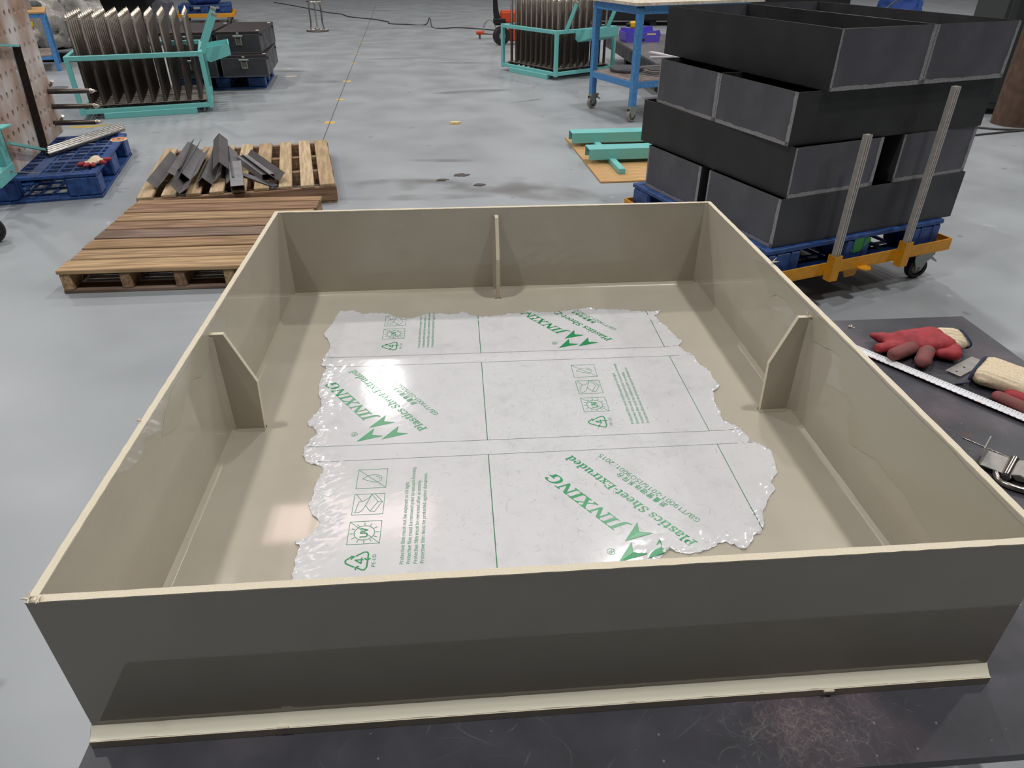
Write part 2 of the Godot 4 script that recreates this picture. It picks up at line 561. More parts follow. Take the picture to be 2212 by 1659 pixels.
func table_material():
	# hot-rolled plate: bluish scale, purple and rust tints, fine scratches, white dust; 1.55 x 1.0 m at 1.25 px/mm
	var W := 1550
	var H := 1000
	var n1 := FastNoiseLite.new(); n1.frequency = 0.004; n1.seed = 71; n1.fractal_octaves = 5
	var n2 := FastNoiseLite.new(); n2.frequency = 0.012; n2.seed = 72; n2.fractal_octaves = 5
	var pa := n1.get_image(W, H, false, false, false).get_data()
	var pb := n2.get_image(W, H, false, false, false).get_data()
	var px := PackedByteArray()
	px.resize(W * H * 3)
	for i in W * H:
		var v := pa[i] / 255.0
		var w := pb[i] / 255.0
		var g := 0.82 + w * 0.42
		var pk := clampf((v - 0.5) * 3.0, 0.0, 1.0)
		px[i * 3] = int(lerpf(58, 86, pk) * g); px[i * 3 + 1] = int(lerpf(58, 74, pk) * g); px[i * 3 + 2] = int(lerpf(65, 82, pk) * g)
	var r2 := RandomNumberGenerator.new()
	r2.seed = 73
	for k in 1100: scratch(px, W, H, r2, r2.randf() * W, r2.randf_range(H * 0.0, H), r2.randi_range(8, 60), 0.04, [132, 130, 128], r2.randf_range(0.1, 0.6))
	for k in 420:
		var x := r2.randi_range(2, W - 3); var y := r2.randi_range(2, H - 3)
		for t in r2.randi_range(1, 5): blend(px, ((y + t / 2) * W + x + t % 2) * 3, [168, 160, 152], 0.7)
	# brown stains by the tape and a rubbed patch at the front edge
	for s in [[1.115, -0.52, 42, 0.5], [1.16, -0.5, 36, 0.5], [1.21, -0.485, 26, 0.5], [1.25, -0.45, 26, 0.6], [1.29, -0.46, 14, 0.5], [1.2, -0.72, 22, 0.3], [1.33, -0.80, 40, 0.25]]:
		var cx := int((s[0] + 0.007) * 1000); var cy := int((s[1] + 0.872) * 1000)
		for y in range(maxi(0, cy - s[2]), mini(H, cy + s[2])):
			for x in range(maxi(0, cx - s[2]), mini(W, cx + s[2])):
				var i := y * W + x
				var k: float = 1.0 - Vector2(x - cx, (y - cy) * 1.5).length() / s[2] + (pb[i] / 255.0 - 0.5) * 1.8
				if k > 0.0: blend(px, i * 3, [84, 58, 44], clampf(k * 2.0, 0, 1) * s[3])
	for k in 900: scratch(px, W, H, r2, 760 + r2.randfn() * 40, 915 + r2.randfn() * 26, r2.randi_range(4, 22), 0.1, [150, 140, 130], r2.randf_range(0.1, 0.36))
	var m := mat("table_plate", Color.WHITE, 0.4, 0.05, 0.5)
	m.albedo_texture = ImageTexture.create_from_image(Image.create_from_data(W, H, false, Image.FORMAT_RGB8, px))

func film_material():
	# white protective film: grey curved scuffs and smudges; 0.8 x 1.0 m at 1.6 px/mm
	var W := 1280
	var H := 1600
	var n1 := FastNoiseLite.new(); n1.frequency = 0.006; n1.seed = 81; n1.fractal_octaves = 5
	var n2 := FastNoiseLite.new(); n2.frequency = 0.02; n2.seed = 82; n2.fractal_octaves = 4
	var pa := n1.get_image(W, H, false, false, false).get_data()
	var pb := n2.get_image(W, H, false, false, false).get_data()
	var px := PackedByteArray()
	px.resize(W * H * 3)
	for i in W * H:
		var v := clampf((pa[i] / 255.0 - 0.45) * 2.5, 0.0, 1.0) * clampf(pb[i] / 255.0 * 1.6 - 0.4, 0.0, 1.0)
		var g := 1.0 - v * 0.07
		px[i * 3] = int(212 * g); px[i * 3 + 1] = int(212 * g); px[i * 3 + 2] = int(214 * g)
	var r2 := RandomNumberGenerator.new()
	r2.seed = 83
	for k in 2600:   # crowded round the middle, rare at the left
		var x := 760 + r2.randfn() * 210
		var y := 800 + r2.randfn() * 400
		var fine := r2.randf() < 0.7
		scratch(px, W, H, r2, x, y, r2.randi_range(4, 26) if fine else r2.randi_range(20, 70), 0.12 if fine else 0.03, [126, 124, 124], r2.randf_range(0.06, 0.36) if fine else r2.randf_range(0.05, 0.2), 1 if r2.randf() < 0.8 else 2)
	for k in 34:   # rubbed grey smudges
		var sx := 720 + r2.randfn() * 190
		var sy := 800 + r2.randfn() * 380
		var an := r2.randf() * TAU
		for j in 40: scratch(px, W, H, r2, sx + cos(an) * j * r2.randf_range(0.4, 1.4) + r2.randfn() * 7.0, sy + sin(an) * j + r2.randfn() * 7.0, r2.randi_range(3, 12), 0.1, [150, 148, 148], r2.randf_range(0.05, 0.3))
	for k in 260: scratch(px, W, H, r2, r2.randf() * W, r2.randf() * H, r2.randi_range(4, 30), 0.1, [120, 118, 118], r2.randf_range(0.1, 0.6))
	var m := mat("film", Color.WHITE, 0.1, 0.0, 0.5)
	m.albedo_texture = ImageTexture.create_from_image(Image.create_from_data(W, H, false, Image.FORMAT_RGB8, px))

# ---------------------------------------------------------------- hall
func struct(called: String, st: SurfaceTool, m: Material, label := "", cat := "") -> MeshInstance3D:
	var o := obj(called, st, m)
	return tag(o, label, cat, "", "structure")

func build_hall():
	# floor: the painted slab in view carries its own stain map, the rest of the hall a plain one
	var st := mb()
	for r in [[-8.0, 8.0, -22.0, 2.0]]:
		for v in [[r[0], r[3]], [r[1], r[2]], [r[1], r[3]], [r[0], r[3]], [r[0], r[2]], [r[1], r[2]]]:
			st.set_uv(Vector2((v[0] + 8.0) / 16.0, (v[1] + 22.0) / 24.0))
			st.add_vertex(Vector3(v[0], 0, v[1]))
	var fl := struct("floor", st, M.floor, "grey painted concrete hall floor with scuffs and tyre smears", "floor")
	st = mb()
	for r in [[-14.0, -8.0, -36.0, 8.0], [8.0, 30.0, -36.0, 8.0], [-8.0, 8.0, -36.0, -22.0], [-8.0, 8.0, 2.0, 8.0]]:
		quad(st, Vector3(r[0], 0, r[3]), Vector3(r[1], 0, r[3]), Vector3(r[1], 0, r[2]), Vector3(r[0], 0, r[2]))
	bx(st, Vector3(8, -0.16, -14), Vector3(44, 0.3, 44))
	obj("slab", st, M.floor_far, fl)
	st = mb()
	var a := Vector3(-0.71, 0.0008, -5.2); var b := Vector3(-1.62, 0.0008, -21.5)
	beam(st, a, b, 0.009, 0.0012)
	obj("floor_joint", st, M.joint, fl)
	for q in [[-0.79, -6.64, 0.1], [-0.84, -7.81, 0.09], [-0.91, -9.0, 0.1], [-1.0, -10.51, 0.07], [-1.06, -11.55, 0.07], [-1.14, -13.01, 0.08]]:
		st = mb()
		var s: float = q[2]
		prism(st, pv([-s * 0.5, -s * 0.55, s * 0.45, -s * 0.5, s * 0.5, s * 0.5, -s * 0.42, s * 0.56]), 0.0012, TR(q[0], 0, q[1], -3, -90))
		obj("paint_square", st, M.mark_yellow, fl)
	st = mb()
	lathe(st, [[0.0, 0.002], [0.12, 0.002], [0.125, 0.0]], 20, TR(-4.26, 0, -8.76))
	obj("drain_cover", st, M.joint, fl)
	st = mb()
	prism(st, pv([-0.18, -0.02, 0.02, -0.06, 0.16, 0.0, 0.2, 0.05, 0.0, 0.03, -0.12, 0.05]), 0.0012, TR(-3.02, 0, -6.62, 10, -90))
	obj("paint_smear", st, M.smear_yellow, fl)
	# shell
	st = mb(); bx(st, Vector3(8, 9.15, -14), Vector3(44.6, 0.3, 44.6)); struct("ceiling", st, M.ceiling, "pale grey hall ceiling high above the floor", "ceiling")
	for w in [["wall_left", Vector3(-14.15, 4.5, -14), Vector3(0.3, 9, 44.6)], ["wall_right", Vector3(30.15, 4.5, -14), Vector3(0.3, 9, 44.6)], ["wall_back", Vector3(8, 4.5, -36.15), Vector3(44.0, 9, 0.3)], ["wall_front", Vector3(8, 4.5, 8.15), Vector3(44.0, 9, 0.3)]]:
		st = mb(); bx(st, w[1], w[2]); struct(w[0], st, M.wall_low, "dark grey hall wall of the workshop", "wall")
	# roof light strip over the left half: two translucent panels with a rib between
	for k in [[-2.88, 0.76], [-1.33, 2.12]]:
		st = mb(); bx(st, Vector3(k[0], 8.97, -9.15), Vector3(k[1], 0.04, 0.95))
		var o := struct("window_1" if k[1] < 1.0 else "window_2", st, M.skylight_glow, "translucent roof light panel in the hall ceiling", "window")
		if k[1] < 1.0:
			var al0 := AreaLight3D.new()
			al0.name = "skylight"
			al0.area_size = Vector2(2.8, 0.9)
			al0.light_color = c8(255, 226, 218)
			al0.light_energy = 2.0
			al0.shadow_enabled = true
			al0.transform = TR(-1.7, 8.93, -9.15, 0, -90)
			add_child(al0)
	# high-bay lamps in rows
	var spots := []
	for row in LAMPS:
		for x in row[1]:
			spots.append(Vector3(x, row[0], row[2]))
	for s in spots:
		var l := thing("high_bay_lamp", "round high-bay lamp hanging under the hall ceiling", "lamp", TR(s.x, 8.0, s.y), "high-bay lamps under the ceiling")
		st = mb(); lathe(st, [[0.0, 0.32], [0.1, 0.32], [0.12, 0.2], [0.24, 0.1], [0.26, 0.03], [0.24, 0.03], [0.0, 0.03]], 20); obj("housing", st, M.lamp_body, l)
		st = mb(); rod(st, Vector3(0, 0.3, 0), Vector3(0, 1.0, 0), 0.01, 6); obj("hanger", st, M.lamp_body, l)
		st = mb(); lathe(st, [[0.0, 0.028], [0.22, 0.028], [0.22, 0.02], [0.0, 0.02]], 20); obj("lens", st, M.lamp_glow, l)
		var al := AreaLight3D.new()
		al.name = "lamp_light"
		al.area_size = Vector2(0.4, 0.4)
		al.light_color = LAMP_COLOR
		al.light_energy = LAMP_ENERGY * s.z
		al.shadow_enabled = true
		al.transform = TR(0, 0.012, 0, 0, -90)
		l.add_child(al, true)

const LAMPS := [[0.05, [-9.9], 0.5], [0.05, [-2.2, 2.75, 9.5], 1.0], [-6.4, [-12.6, -5.0, 2.7, 10.4], 1.0], [-12.19, [-9.0, -1.31, 6.5, 14.0], 1.0], [-18.2, [-5.0, 2.7, 10.4], 0.7], [-24.1, [-9.0, -1.3, 6.5, 14.0], 0.35], [-29.9, [2.7, 18.5], 0.3], [-29.9, [26.1], 1.0]]   # [z, x of each lamp, output]
const LAMP_ENERGY := 18.0
const LAMP_COLOR := Color(1.0, 0.99, 0.98)

# ---------------------------------------------------------------- table
func build_table():
	var t := thing("steel_table", "dark steel workbench with a scratched bluish black plate top under the plastic tray", "workbench")
	var st := mb()
	var x0 := -0.007; var x1 := 1.526; var z0 := -0.872; var z1 := 0.092
	var y0 := TY - 0.012
	for v in [[x0, z1], [x1, z0], [x1, z1], [x0, z1], [x0, z0], [x1, z0]]:
		st.set_uv(Vector2((v[0] + 0.007) / 1.55, (v[1] + 0.872) / 1.0))
		st.add_vertex(Vector3(v[0], TY, v[1]))
	st.set_uv(Vector2(0.5, 0.5))
	quad(st, Vector3(x0, y0, z1), Vector3(x1, y0, z1), Vector3(x1, TY, z1), Vector3(x0, TY, z1))
	quad(st, Vector3(x1, y0, z1), Vector3(x1, y0, z0), Vector3(x1, TY, z0), Vector3(x1, TY, z1))
	quad(st, Vector3(x1, y0, z0), Vector3(x0, y0, z0), Vector3(x0, TY, z0), Vector3(x1, TY, z0))
	quad(st, Vector3(x0, y0, z0), Vector3(x0, y0, z1), Vector3(x0, TY, z1), Vector3(x0, TY, z0))
	quad(st, Vector3(x0, y0, z0), Vector3(x1, y0, z0), Vector3(x1, y0, z1), Vector3(x0, y0, z1))
	obj("table_top", st, M.table_plate, t)
	for a in [[0.06, -0.8, 1.46, -0.8], [0.06, 0.02, 1.46, 0.02], [0.06, -0.8, 0.06, 0.02], [1.46, -0.8, 1.46, 0.02]]:
		st = mb(); beam(st, Vector3(a[0], 0.708, a[1]), Vector3(a[2], 0.708, a[3]), 0.05, 0.06, Vector3.UP, 0.003); obj("rail", st, M.mill_steel, t)
		st = mb(); beam(st, Vector3(a[0], 0.2, a[1]), Vector3(a[2], 0.2, a[3]), 0.04, 0.04, Vector3.UP, 0.003); obj("stretcher", st, M.mill_steel, t)
	for c in [[0.06, -0.8], [1.46, -0.8], [0.06, 0.02], [1.46, 0.02]]:
		st = mb(); bx(st, Vector3(c[0], 0.345, c[1]), Vector3(0.05, 0.69, 0.05), Transform3D(), 0.003); obj("leg", st, M.mill_steel, t)

# ---------------------------------------------------------------- tray
const TW := 0.9773
const TL := 1.0759
const TH := 0.199
const TT := 0.0082

func bead(st: SurfaceTool, a: Vector3, b: Vector3, n1: Vector3, n2: Vector3, r: float, amp := 0.0006):   # fillet of weld along an inside corner
	var ln := a.distance_to(b)
	var seg := maxi(2, int(ln / 0.02))
	var prev := []
	for i in seg + 1:
		var c := a.lerp(b, float(i) / seg)
		var k := r + rng.randf_range(-amp, amp)
		var row := [c - n2 * 0.0006 + n1 * k, c + n1 * k * 0.62 + n2 * k * 0.28, c + n1 * k * 0.28 + n2 * k * 0.62, c - n1 * 0.0006 + n2 * k, c - n1 * 0.0006 - n2 * 0.0006]
		if i == 0 or i == seg: face(st, row, a.lerp(b, 0.5))
		if prev:
			st.set_smooth_group(2)
			for j in 4: face(st, [prev[j], prev[j + 1], row[j + 1], row[j]], c - n1 * 0.003 - n2 * 0.003)
			st.set_smooth_group(-1)
		prev = row

func build_tray():
	var t := thing("plastic_tray", "large open beige plastic tray with welded corners and three inner ribs, on the steel table", "tray", TR(0, 0, 0))
	var st := mb()
	bx(st, Vector3(TW * 0.5, FY - 0.006, -TL * 0.5 + 0.0), Vector3(TW + 0.002, 0.0118, TL + 0.022), Transform3D(), 0.001)
	obj("base_plate", st, M.plastic, t)
	# walls: glossy faces, sawn pale upper edges as sub-parts
	var H := FY + TH
	for w in [["front", Vector3(TW * 0.5, 0, -TT * 0.5), Vector3(TW, TH, TT)], ["back", Vector3(TW * 0.5, 0, -TL + TT * 0.5), Vector3(TW, TH, TT)], ["left", Vector3(TT * 0.5, 0, -TL * 0.5), Vector3(TT, TH, TL - 2 * TT)], ["right", Vector3(TW - TT * 0.5, 0, -TL * 0.5), Vector3(TT, TH, TL - 2 * TT)]]:
		st = mb()
		var s: Vector3 = w[2]
		var c: Vector3 = w[1]
		bx(st, Vector3(c.x, FY + TH * 0.5 - 0.0004, c.z), Vector3(s.x, TH - 0.0008, s.z), Transform3D(), 0.0004)
		var wall := obj("wall_panel", st, M.plastic, t)
		st = mb()
		var e := mb()
		var along := Vector3.RIGHT if s.x > s.z else Vector3.BACK
		var ln := maxf(s.x, s.z)
		var ncut := int(ln / 0.012)
		var prev := []
		for i in ncut + 1:   # slightly ragged saw cut
			var p := Vector3(c.x, H, c.z) + along * (ln * (float(i) / ncut - 0.5))
			var side := Vector3(0, 0, 1) if s.x > s.z else Vector3(1, 0, 0)
			var row := [p - side * (TT * 0.5 + rng.randf_range(-0.0001, 0.0003)) + Vector3.UP * rng.randf_range(-0.0003, 0.0003), p + side * (TT * 0.5 + rng.randf_range(-0.0001, 0.0003)) + Vector3.UP * rng.randf_range(-0.0003, 0.0003)]
			row.append(Vector3(row[0].x, H - 0.0016, row[0].z)); row.append(Vector3(row[1].x, H - 0.0016, row[1].z))
			if prev:
				face(e, [prev[0], prev[1], row[1], row[0]], p + Vector3.DOWN)
				face(e, [prev[0], row[0], row[2], prev[2]], p)
				face(e, [prev[1], row[1], row[3], prev[3]], p)
			prev = row
		obj("cut_edge", e, M.plastic_edge, wall)
	# cut edge round the base plate
	st = mb()
	for q in [[TW * 0.5, 0.0112, TW + 0.003, 0.001], [TW * 0.5, -TL - 0.0112, TW + 0.003, 0.001], [-0.0012, -TL * 0.5, 0.001, TL + 0.022], [TW + 0.0012, -TL * 0.5, 0.001, TL + 0.022]]:
		bx(st, Vector3(q[0], FY - 0.0062, q[1]), Vector3(q[2], 0.0108, q[3]))
	obj("cut_edge", st, M.plastic_edge, t)
	# weld beads
	var X0 := TT; var X1 := TW - TT; var Z0 := -TL + TT; var Z1 := -TT
	var F := FY + 0.0002
	for q in [[Vector3(X0, F, Z0), Vector3(X1, F, Z0), Vector3.BACK], [Vector3(X0, F, Z1), Vector3(X1, F, Z1), Vector3.FORWARD], [Vector3(X0, F, Z0), Vector3(X0, F, Z1), Vector3.RIGHT], [Vector3(X1, F, Z0), Vector3(X1, F, Z1), Vector3.LEFT]]:
		st = mb(); bead(st, q[0], q[1], Vector3.UP, q[2], 0.0075); obj("weld_bead", st, M.weld_bead_in, t)
	for q in [[Vector3(X0, F, Z0), Vector3.RIGHT, Vector3.BACK], [Vector3(X1, F, Z0), Vector3.LEFT, Vector3.BACK], [Vector3(X0, F, Z1), Vector3.RIGHT, Vector3.FORWARD], [Vector3(X1, F, Z1), Vector3.LEFT, Vector3.FORWARD]]:
		st = mb(); bead(st, q[0], q[0] + Vector3.UP * (TH - 0.004), q[1], q[2], 0.0075); obj("weld_bead", st, M.weld_bead_in, t)
	st = mb(); bead(st, Vector3(-0.001, F, 0.0), Vector3(TW + 0.001, F, 0.0), Vector3.UP, Vector3.BACK, 0.0105, 0.0003); obj("weld_bead", st, M.weld_bead, t)
	st = mb(); bead(st, Vector3(-0.001, F, -TL), Vector3(TW + 0.001, F, -TL), Vector3.UP, Vector3.FORWARD, 0.0105, 0.0003); obj("weld_bead", st, M.weld_bead, t)
	# ribs
	var ribs := [
		[Vector3(X0, FY, -0.5345), Vector3.RIGHT, Vector3.FORWARD, [0, 0, 0.0512, 0, 0.056, 0.0955, 0.021, 0.184, 0, 0.184]],
		[Vector3(X1, FY, -0.5242), Vector3.LEFT, Vector3.FORWARD, [0, 0, 0.0515, 0, 0.0545, 0.099, 0.0222, 0.1835, 0, 0.1835]],
		[Vector3(0.4855, FY, Z0), Vector3.BACK, Vector3.RIGHT, [0, 0, 0.05, 0, 0.055, 0.097, 0.021, 0.182, 0, 0.182]]]
	for r in ribs:
		st = mb()
		var b := Basis(r[1], Vector3.UP, (r[1] as Vector3).cross(Vector3.UP))
		var zdir: Vector3 = b.z
		prism(st, pv(r[3]), TT, Transform3D(b, r[0] - zdir * TT * 0.5))
		var rb := obj("rib", st, M.plastic, t)
		st = mb()   # pale sawn edge along the free side
		var o: Array = r[3]
		for i in [1, 2, 3]:
			var p0: Vector3 = r[0] + r[1] * o[i * 2] + Vector3.UP * o[i * 2 + 1]
			var p1: Vector3 = r[0] + r[1] * o[i * 2 + 2] + Vector3.UP * o[i * 2 + 3]
			beam(st, p0, p1, TT * 0.92 if i < 3 else TT * 0.92, 0.0012, zdir.cross((p1 - p0).normalized()))
		obj("cut_edge", st, M.plastic_edge, rb)
		for s in [-1.0, 1.0]:
			st = mb()
			var q: Vector3 = r[0] + zdir * s * TT * 0.5
			bead(st, q + Vector3.UP * 0.004, q + Vector3.UP * 0.181, r[1], zdir * s, 0.0058)
			bead(st, q, q + r[1] * 0.053, Vector3.UP, zdir * s, 0.0052)
			obj("weld_bead", st, M.weld_bead_in, rb)
	# leftovers of the protective film on the inner walls
	var left := [[-0.30, 0.16, -0.36, 0.19, -0.47, 0.193, -0.55, 0.193, -0.6, 0.192, -0.64, 0.17, -0.61, 0.14, -0.57, 0.13, -0.54, 0.16, -0.47, 0.15, -0.42, 0.165, -0.36, 0.14]]
	var right := [[-0.78, 0.18, -0.70, 0.193, -0.6, 0.193, -0.3, 0.193, -0.013, 0.192, -0.013, 0.05, -0.08, 0.07, -0.13, 0.075, -0.2, 0.09, -0.27, 0.09, -0.33, 0.07, -0.36, 0.1, -0.35, 0.12, -0.4, 0.135, -0.42, 0.17, -0.5, 0.15, -0.62, 0.17, -0.68, 0.15, -0.72, 0.17]]
	for k in [[left, X0 + 0.0004], [right, X1 - 0.0004]]:
		for poly in k[0]:
			st = mb()
			var pts := rough_outline(pv(poly), 0.004, 3)
			var z: Transform3D = Transform3D(Basis(Vector3(0, 0, 1), Vector3.UP, Vector3(-1, 0, 0)), Vector3(k[1], FY, 0))
			prism(st, pts, 0.0003, z)
			obj("film_remnant", st, M.remnant, t)
	for q in [Vector3(TW * 0.2, F, 0.0108), Vector3(0.79, FY - 0.003, 0.012)]:
		st = mb(); bx(st, q, Vector3(0.012, 0.004, 0.004), TR(0, 0, 0), 0.001); obj("burr", st, M.plastic_edge, t)
	# swarf clinging to the rim and ribs
	for q in [[Vector3(TW - 0.002, H + 0.002, -0.71), 0.012], [Vector3(0.963, FY + 0.186, -0.524), 0.008], [Vector3(0.004, H + 0.002, -0.002), 0.008], [Vector3(0.012, H + 0.001, 0.0), 0.006], [Vector3(0.0, H + 0.001, -0.28), 0.004]]:
		st = mb()
		for j in 4:
			var d: Vector3 = Vector3(rng.randf_range(-1, 1), rng.randf_range(0.0, 0.7), rng.randf_range(-1, 1)).normalized() * q[1]
			tube(st, [q[0], q[0] + d * 0.6 + Vector3.UP * 0.001, q[0] + d], [0.0012, 0.0008, 0.0003], 5)
		obj("swarf", st, M.plastic_edge, t)

func rough_outline(p: PackedVector2Array, amp: float, levels: int) -> PackedVector2Array:
	var o := p
	var a := amp
	for l in levels:
		var n := PackedVector2Array()
		for i in o.size():
			var u := o[i]; var v := o[(i + 1) % o.size()]
			n.append(u)
			var ln := u.distance_to(v)
			if ln > 0.004: n.append(u.lerp(v, 0.5) + (v - u).orthogonal().normalized() * rng.randf_range(-1, 1) * minf(a, ln * 0.25))
		o = n
		a *= 0.6
	return o

# ---------------------------------------------------------------- protective film and its print
var film_out := PackedVector2Array()
var film_in := []
var film_noise := FastNoiseLite.new()

func film_lift(p: Vector2) -> float:
	var lv := 0
	for f in film_in:
		if Geometry2D.is_point_in_polygon(p, f): lv += 1
		else: break
	var amp: float = [0.0032, 0.0018, 0.0007, 0.0002, 0.00006][lv]
	return 0.0006 + amp * absf(film_noise.get_noise_2d(p.x * 1000.0, p.y * 1000.0)) * 1.6

func film_pt(p: Vector2, up := 0.0) -> Vector3:
	return Vector3(p.x, FY + film_lift(p) + up, p.y)

func build_film():
	film_noise.frequency = 0.055
	film_noise.seed = 91
	film_noise.fractal_octaves = 3
	var mm := [129,-981,144,-973,159,-976,172,-965,185,-953,197,-962,219,-959,239,-954,252,-941,270,-932,289,-925,301,-930,315,-945,327,-951,350,-946,372,-941,389,-941,401,-950,413,-938,433,-928,455,-921,479,-925,505,-935,536,-933,552,-947,577,-937,607,-936,637,-942,660,-944,685,-950,698,-947,698,-939,725,-939,754,-936,784,-928,813,-922,845,-923,825,-902,829,-871,840,-848,841,-822,845,-796,855,-784,840,-763,845,-741,859,-724,858,-696,873,-660,869,-637,875,-609,854,-588,846,-554,848,-525,842,-498,857,-483,863,-470,870,-449,867,-439,883,-424,893,-409,888,-384,881,-354,860,-332,862,-316,843,-296,826,-273,816,-245,806,-228,793,-224,783,-210,770,-199,760,-209,750,-215,738,-213,722,-202,706,-198,694,-196,678,-201,668,-207,650,-192,646,-120,630,-52,450,-30,168,-50,160,-120,168,-190,167,-208,165,-224,167,-247,166,-253,159,-259,170,-264,180,-275,185,-288,186,-298,174,-312,167,-328,166,-342,169,-360,168,-374,172,-401,175,-414,171,-422,153,-431,141,-444,137,-459,136,-478,145,-492,139,-487,150,-512,142,-529,131,-537,131,-551,139,-572,145,-592,141,-617,133,-640,129,-671,133,-714,133,-729,123,-740,122,-766,130,-801,125,-830,109,-864,116,-899,123,-946,128,-967]
	var raw := PackedVector2Array()
	for i in range(0, mm.size(), 2): raw.append(Vector2(mm[i], mm[i + 1]) * 0.001)
	film_out = rough_outline(raw, 0.0022, 2)
	if Geometry2D.triangulate_polygon(film_out).is_empty(): film_out = raw
	for d in [-0.008, -0.018, -0.032, -0.05]:
		var off := Geometry2D.offset_polygon(film_out, d)
		var best := PackedVector2Array()
		for o in off:
			if absf(area2(o)) > absf(area2(best)): best = o
		film_in.append(best)
	var t := thing("protective_film", "torn white protective film with green print covering most of the tray's bottom", "protective film", TR(0, 0, 0))
	var st := mb(true)
	var c := 0.005
	var nx := 160
	var nz := 194
	var gx := 0.1
	var gz := -0.99
	var hts := PackedFloat32Array()
	var ins := PackedByteArray()
	hts.resize((nx + 1) * (nz + 1)); ins.resize((nx + 1) * (nz + 1))
	for j in nz + 1:
		for i in nx + 1:
			var p := Vector2(gx + i * c, gz + j * c)
			ins[j * (nx + 1) + i] = 1 if Geometry2D.is_point_in_polygon(p, film_out) else 0
			hts[j * (nx + 1) + i] = FY + film_lift(p)
	var V := func(p: Vector2, y: float):
		st.set_uv(Vector2((p.x - 0.1) / 0.8, (p.y + 0.99) / 1.0))
		st.add_vertex(Vector3(p.x, y, p.y))
	for j in nz:
		for i in nx:
			var k := j * (nx + 1) + i
			var cnt := ins[k] + ins[k + 1] + ins[k + nx + 1] + ins[k + nx + 2]
			if cnt == 0: continue
			var a := Vector2(gx + i * c, gz + j * c); var b := a + Vector2(c, 0); var d := a + Vector2(0, c); var e := a + Vector2(c, c)
			if cnt == 4:
				V.call(d, hts[k + nx + 1]); V.call(a, hts[k]); V.call(b, hts[k + 1])
				V.call(d, hts[k + nx + 1]); V.call(b, hts[k + 1]); V.call(e, hts[k + nx + 2])
			else:
				for poly in Geometry2D.intersect_polygons(PackedVector2Array([a, b, e, d]), film_out):
					var ti := Geometry2D.triangulate_polygon(poly)
					for q in range(0, ti.size(), 3):
						var u: Vector2 = poly[ti[q]]; var v: Vector2 = poly[ti[q + 1]]; var w: Vector2 = poly[ti[q + 2]]
						if (v - u).cross(w - u) < 0.0:
							var s := v; v = w; w = s
						for p in [u, v, w]: V.call(p, FY + film_lift(p))
	st.set_smooth_group(-1)
	for i in film_out.size():   # the torn edge has a thickness
		var a := film_out[i]; var b := film_out[(i + 1) % film_out.size()]
		st.set_uv(Vector2(0.05, 0.5))
		face(st, [film_pt(a), film_pt(b), Vector3(b.x, FY, b.y), Vector3(a.x, FY, a.y)], Vector3(0.5, FY, -0.5))
	obj("film_sheet", st, M.film, t)
	# ruled frame lines
	for l in [[0.121, -0.767, 0.845, -0.761], [0.131, -0.7302, 0.858, -0.724], [0.137, -0.4757, 0.861, -0.4699], [0.149, -0.4352, 0.872, -0.4332]]:
		st = mb(); stroke(st, [Vector2(l[0], l[1]), Vector2(l[2], l[3])], 0.0007); obj("printed_line", st, M.print_line, t)
	for l in [[0.4352, -0.93, 0.4349, -0.764], [0.4347, -0.7266, 0.4341, -0.4735], [0.4337, -0.4342, 0.4331, -0.05], [0.8117, -0.9225, 0.8103, -0.761], [0.8102, -0.7243, 0.8099, -0.4702], [0.8109, -0.4334, 0.8102, -0.234]]:
		st = mb(); stroke(st, [Vector2(l[0], l[1]), Vector2(l[2], l[3])], 0.0012); obj("printed_line", st, M.print_green_dark, t)
	for o in [Vector2(0, 0), Vector2(-0.377, -0.2957), Vector2(-0.0005, -0.584)]: film_logo(t, o)
	for o in [Vector2(0, 0), Vector2(0.3783, -0.2921), Vector2(0.003, -0.5873)]: film_icons(t, o)

func ink(st: SurfaceTool, p: PackedVector2Array, clip: bool):   # one convex or simple patch of print laid on the film
	var parts := [p]
	if clip: parts = Geometry2D.intersect_polygons(p, film_out)
	for q in parts:
		var ti := Geometry2D.triangulate_polygon(q)
		for i in range(0, ti.size(), 3):
			var u: Vector2 = q[ti[i]]; var v: Vector2 = q[ti[i + 1]]; var w: Vector2 = q[ti[i + 2]]
			if (v - u).cross(w - u) < 0.0:
				var s := v; v = w; w = s
			for e in [u, v, w]: st.add_vertex(film_pt(e, 0.00025))   # x, z plane: this order faces up

func near_edge(p: PackedVector2Array) -> bool:
	for v in p:
		if not Geometry2D.is_point_in_polygon(v, film_in[0]): return true
	return false

func stroke(st: SurfaceTool, pts: Array, w: float):
	for i in pts.size() - 1:
		var a: Vector2 = pts[i]; var b: Vector2 = pts[i + 1]
		var n := maxi(1, int(a.distance_to(b) / 0.008))
		var o := (b - a).normalized().orthogonal() * w * 0.5
		var ex := (b - a).normalized() * w * 0.3
		for k in n:
			var u := a.lerp(b, float(k) / n) - (ex if k == 0 else Vector2.ZERO)
			var v := a.lerp(b, float(k + 1) / n) + (ex if k == n - 1 else Vector2.ZERO)
			var q := PackedVector2Array([u + o, u - o, v - o, v + o])
			ink(st, q, near_edge(q))

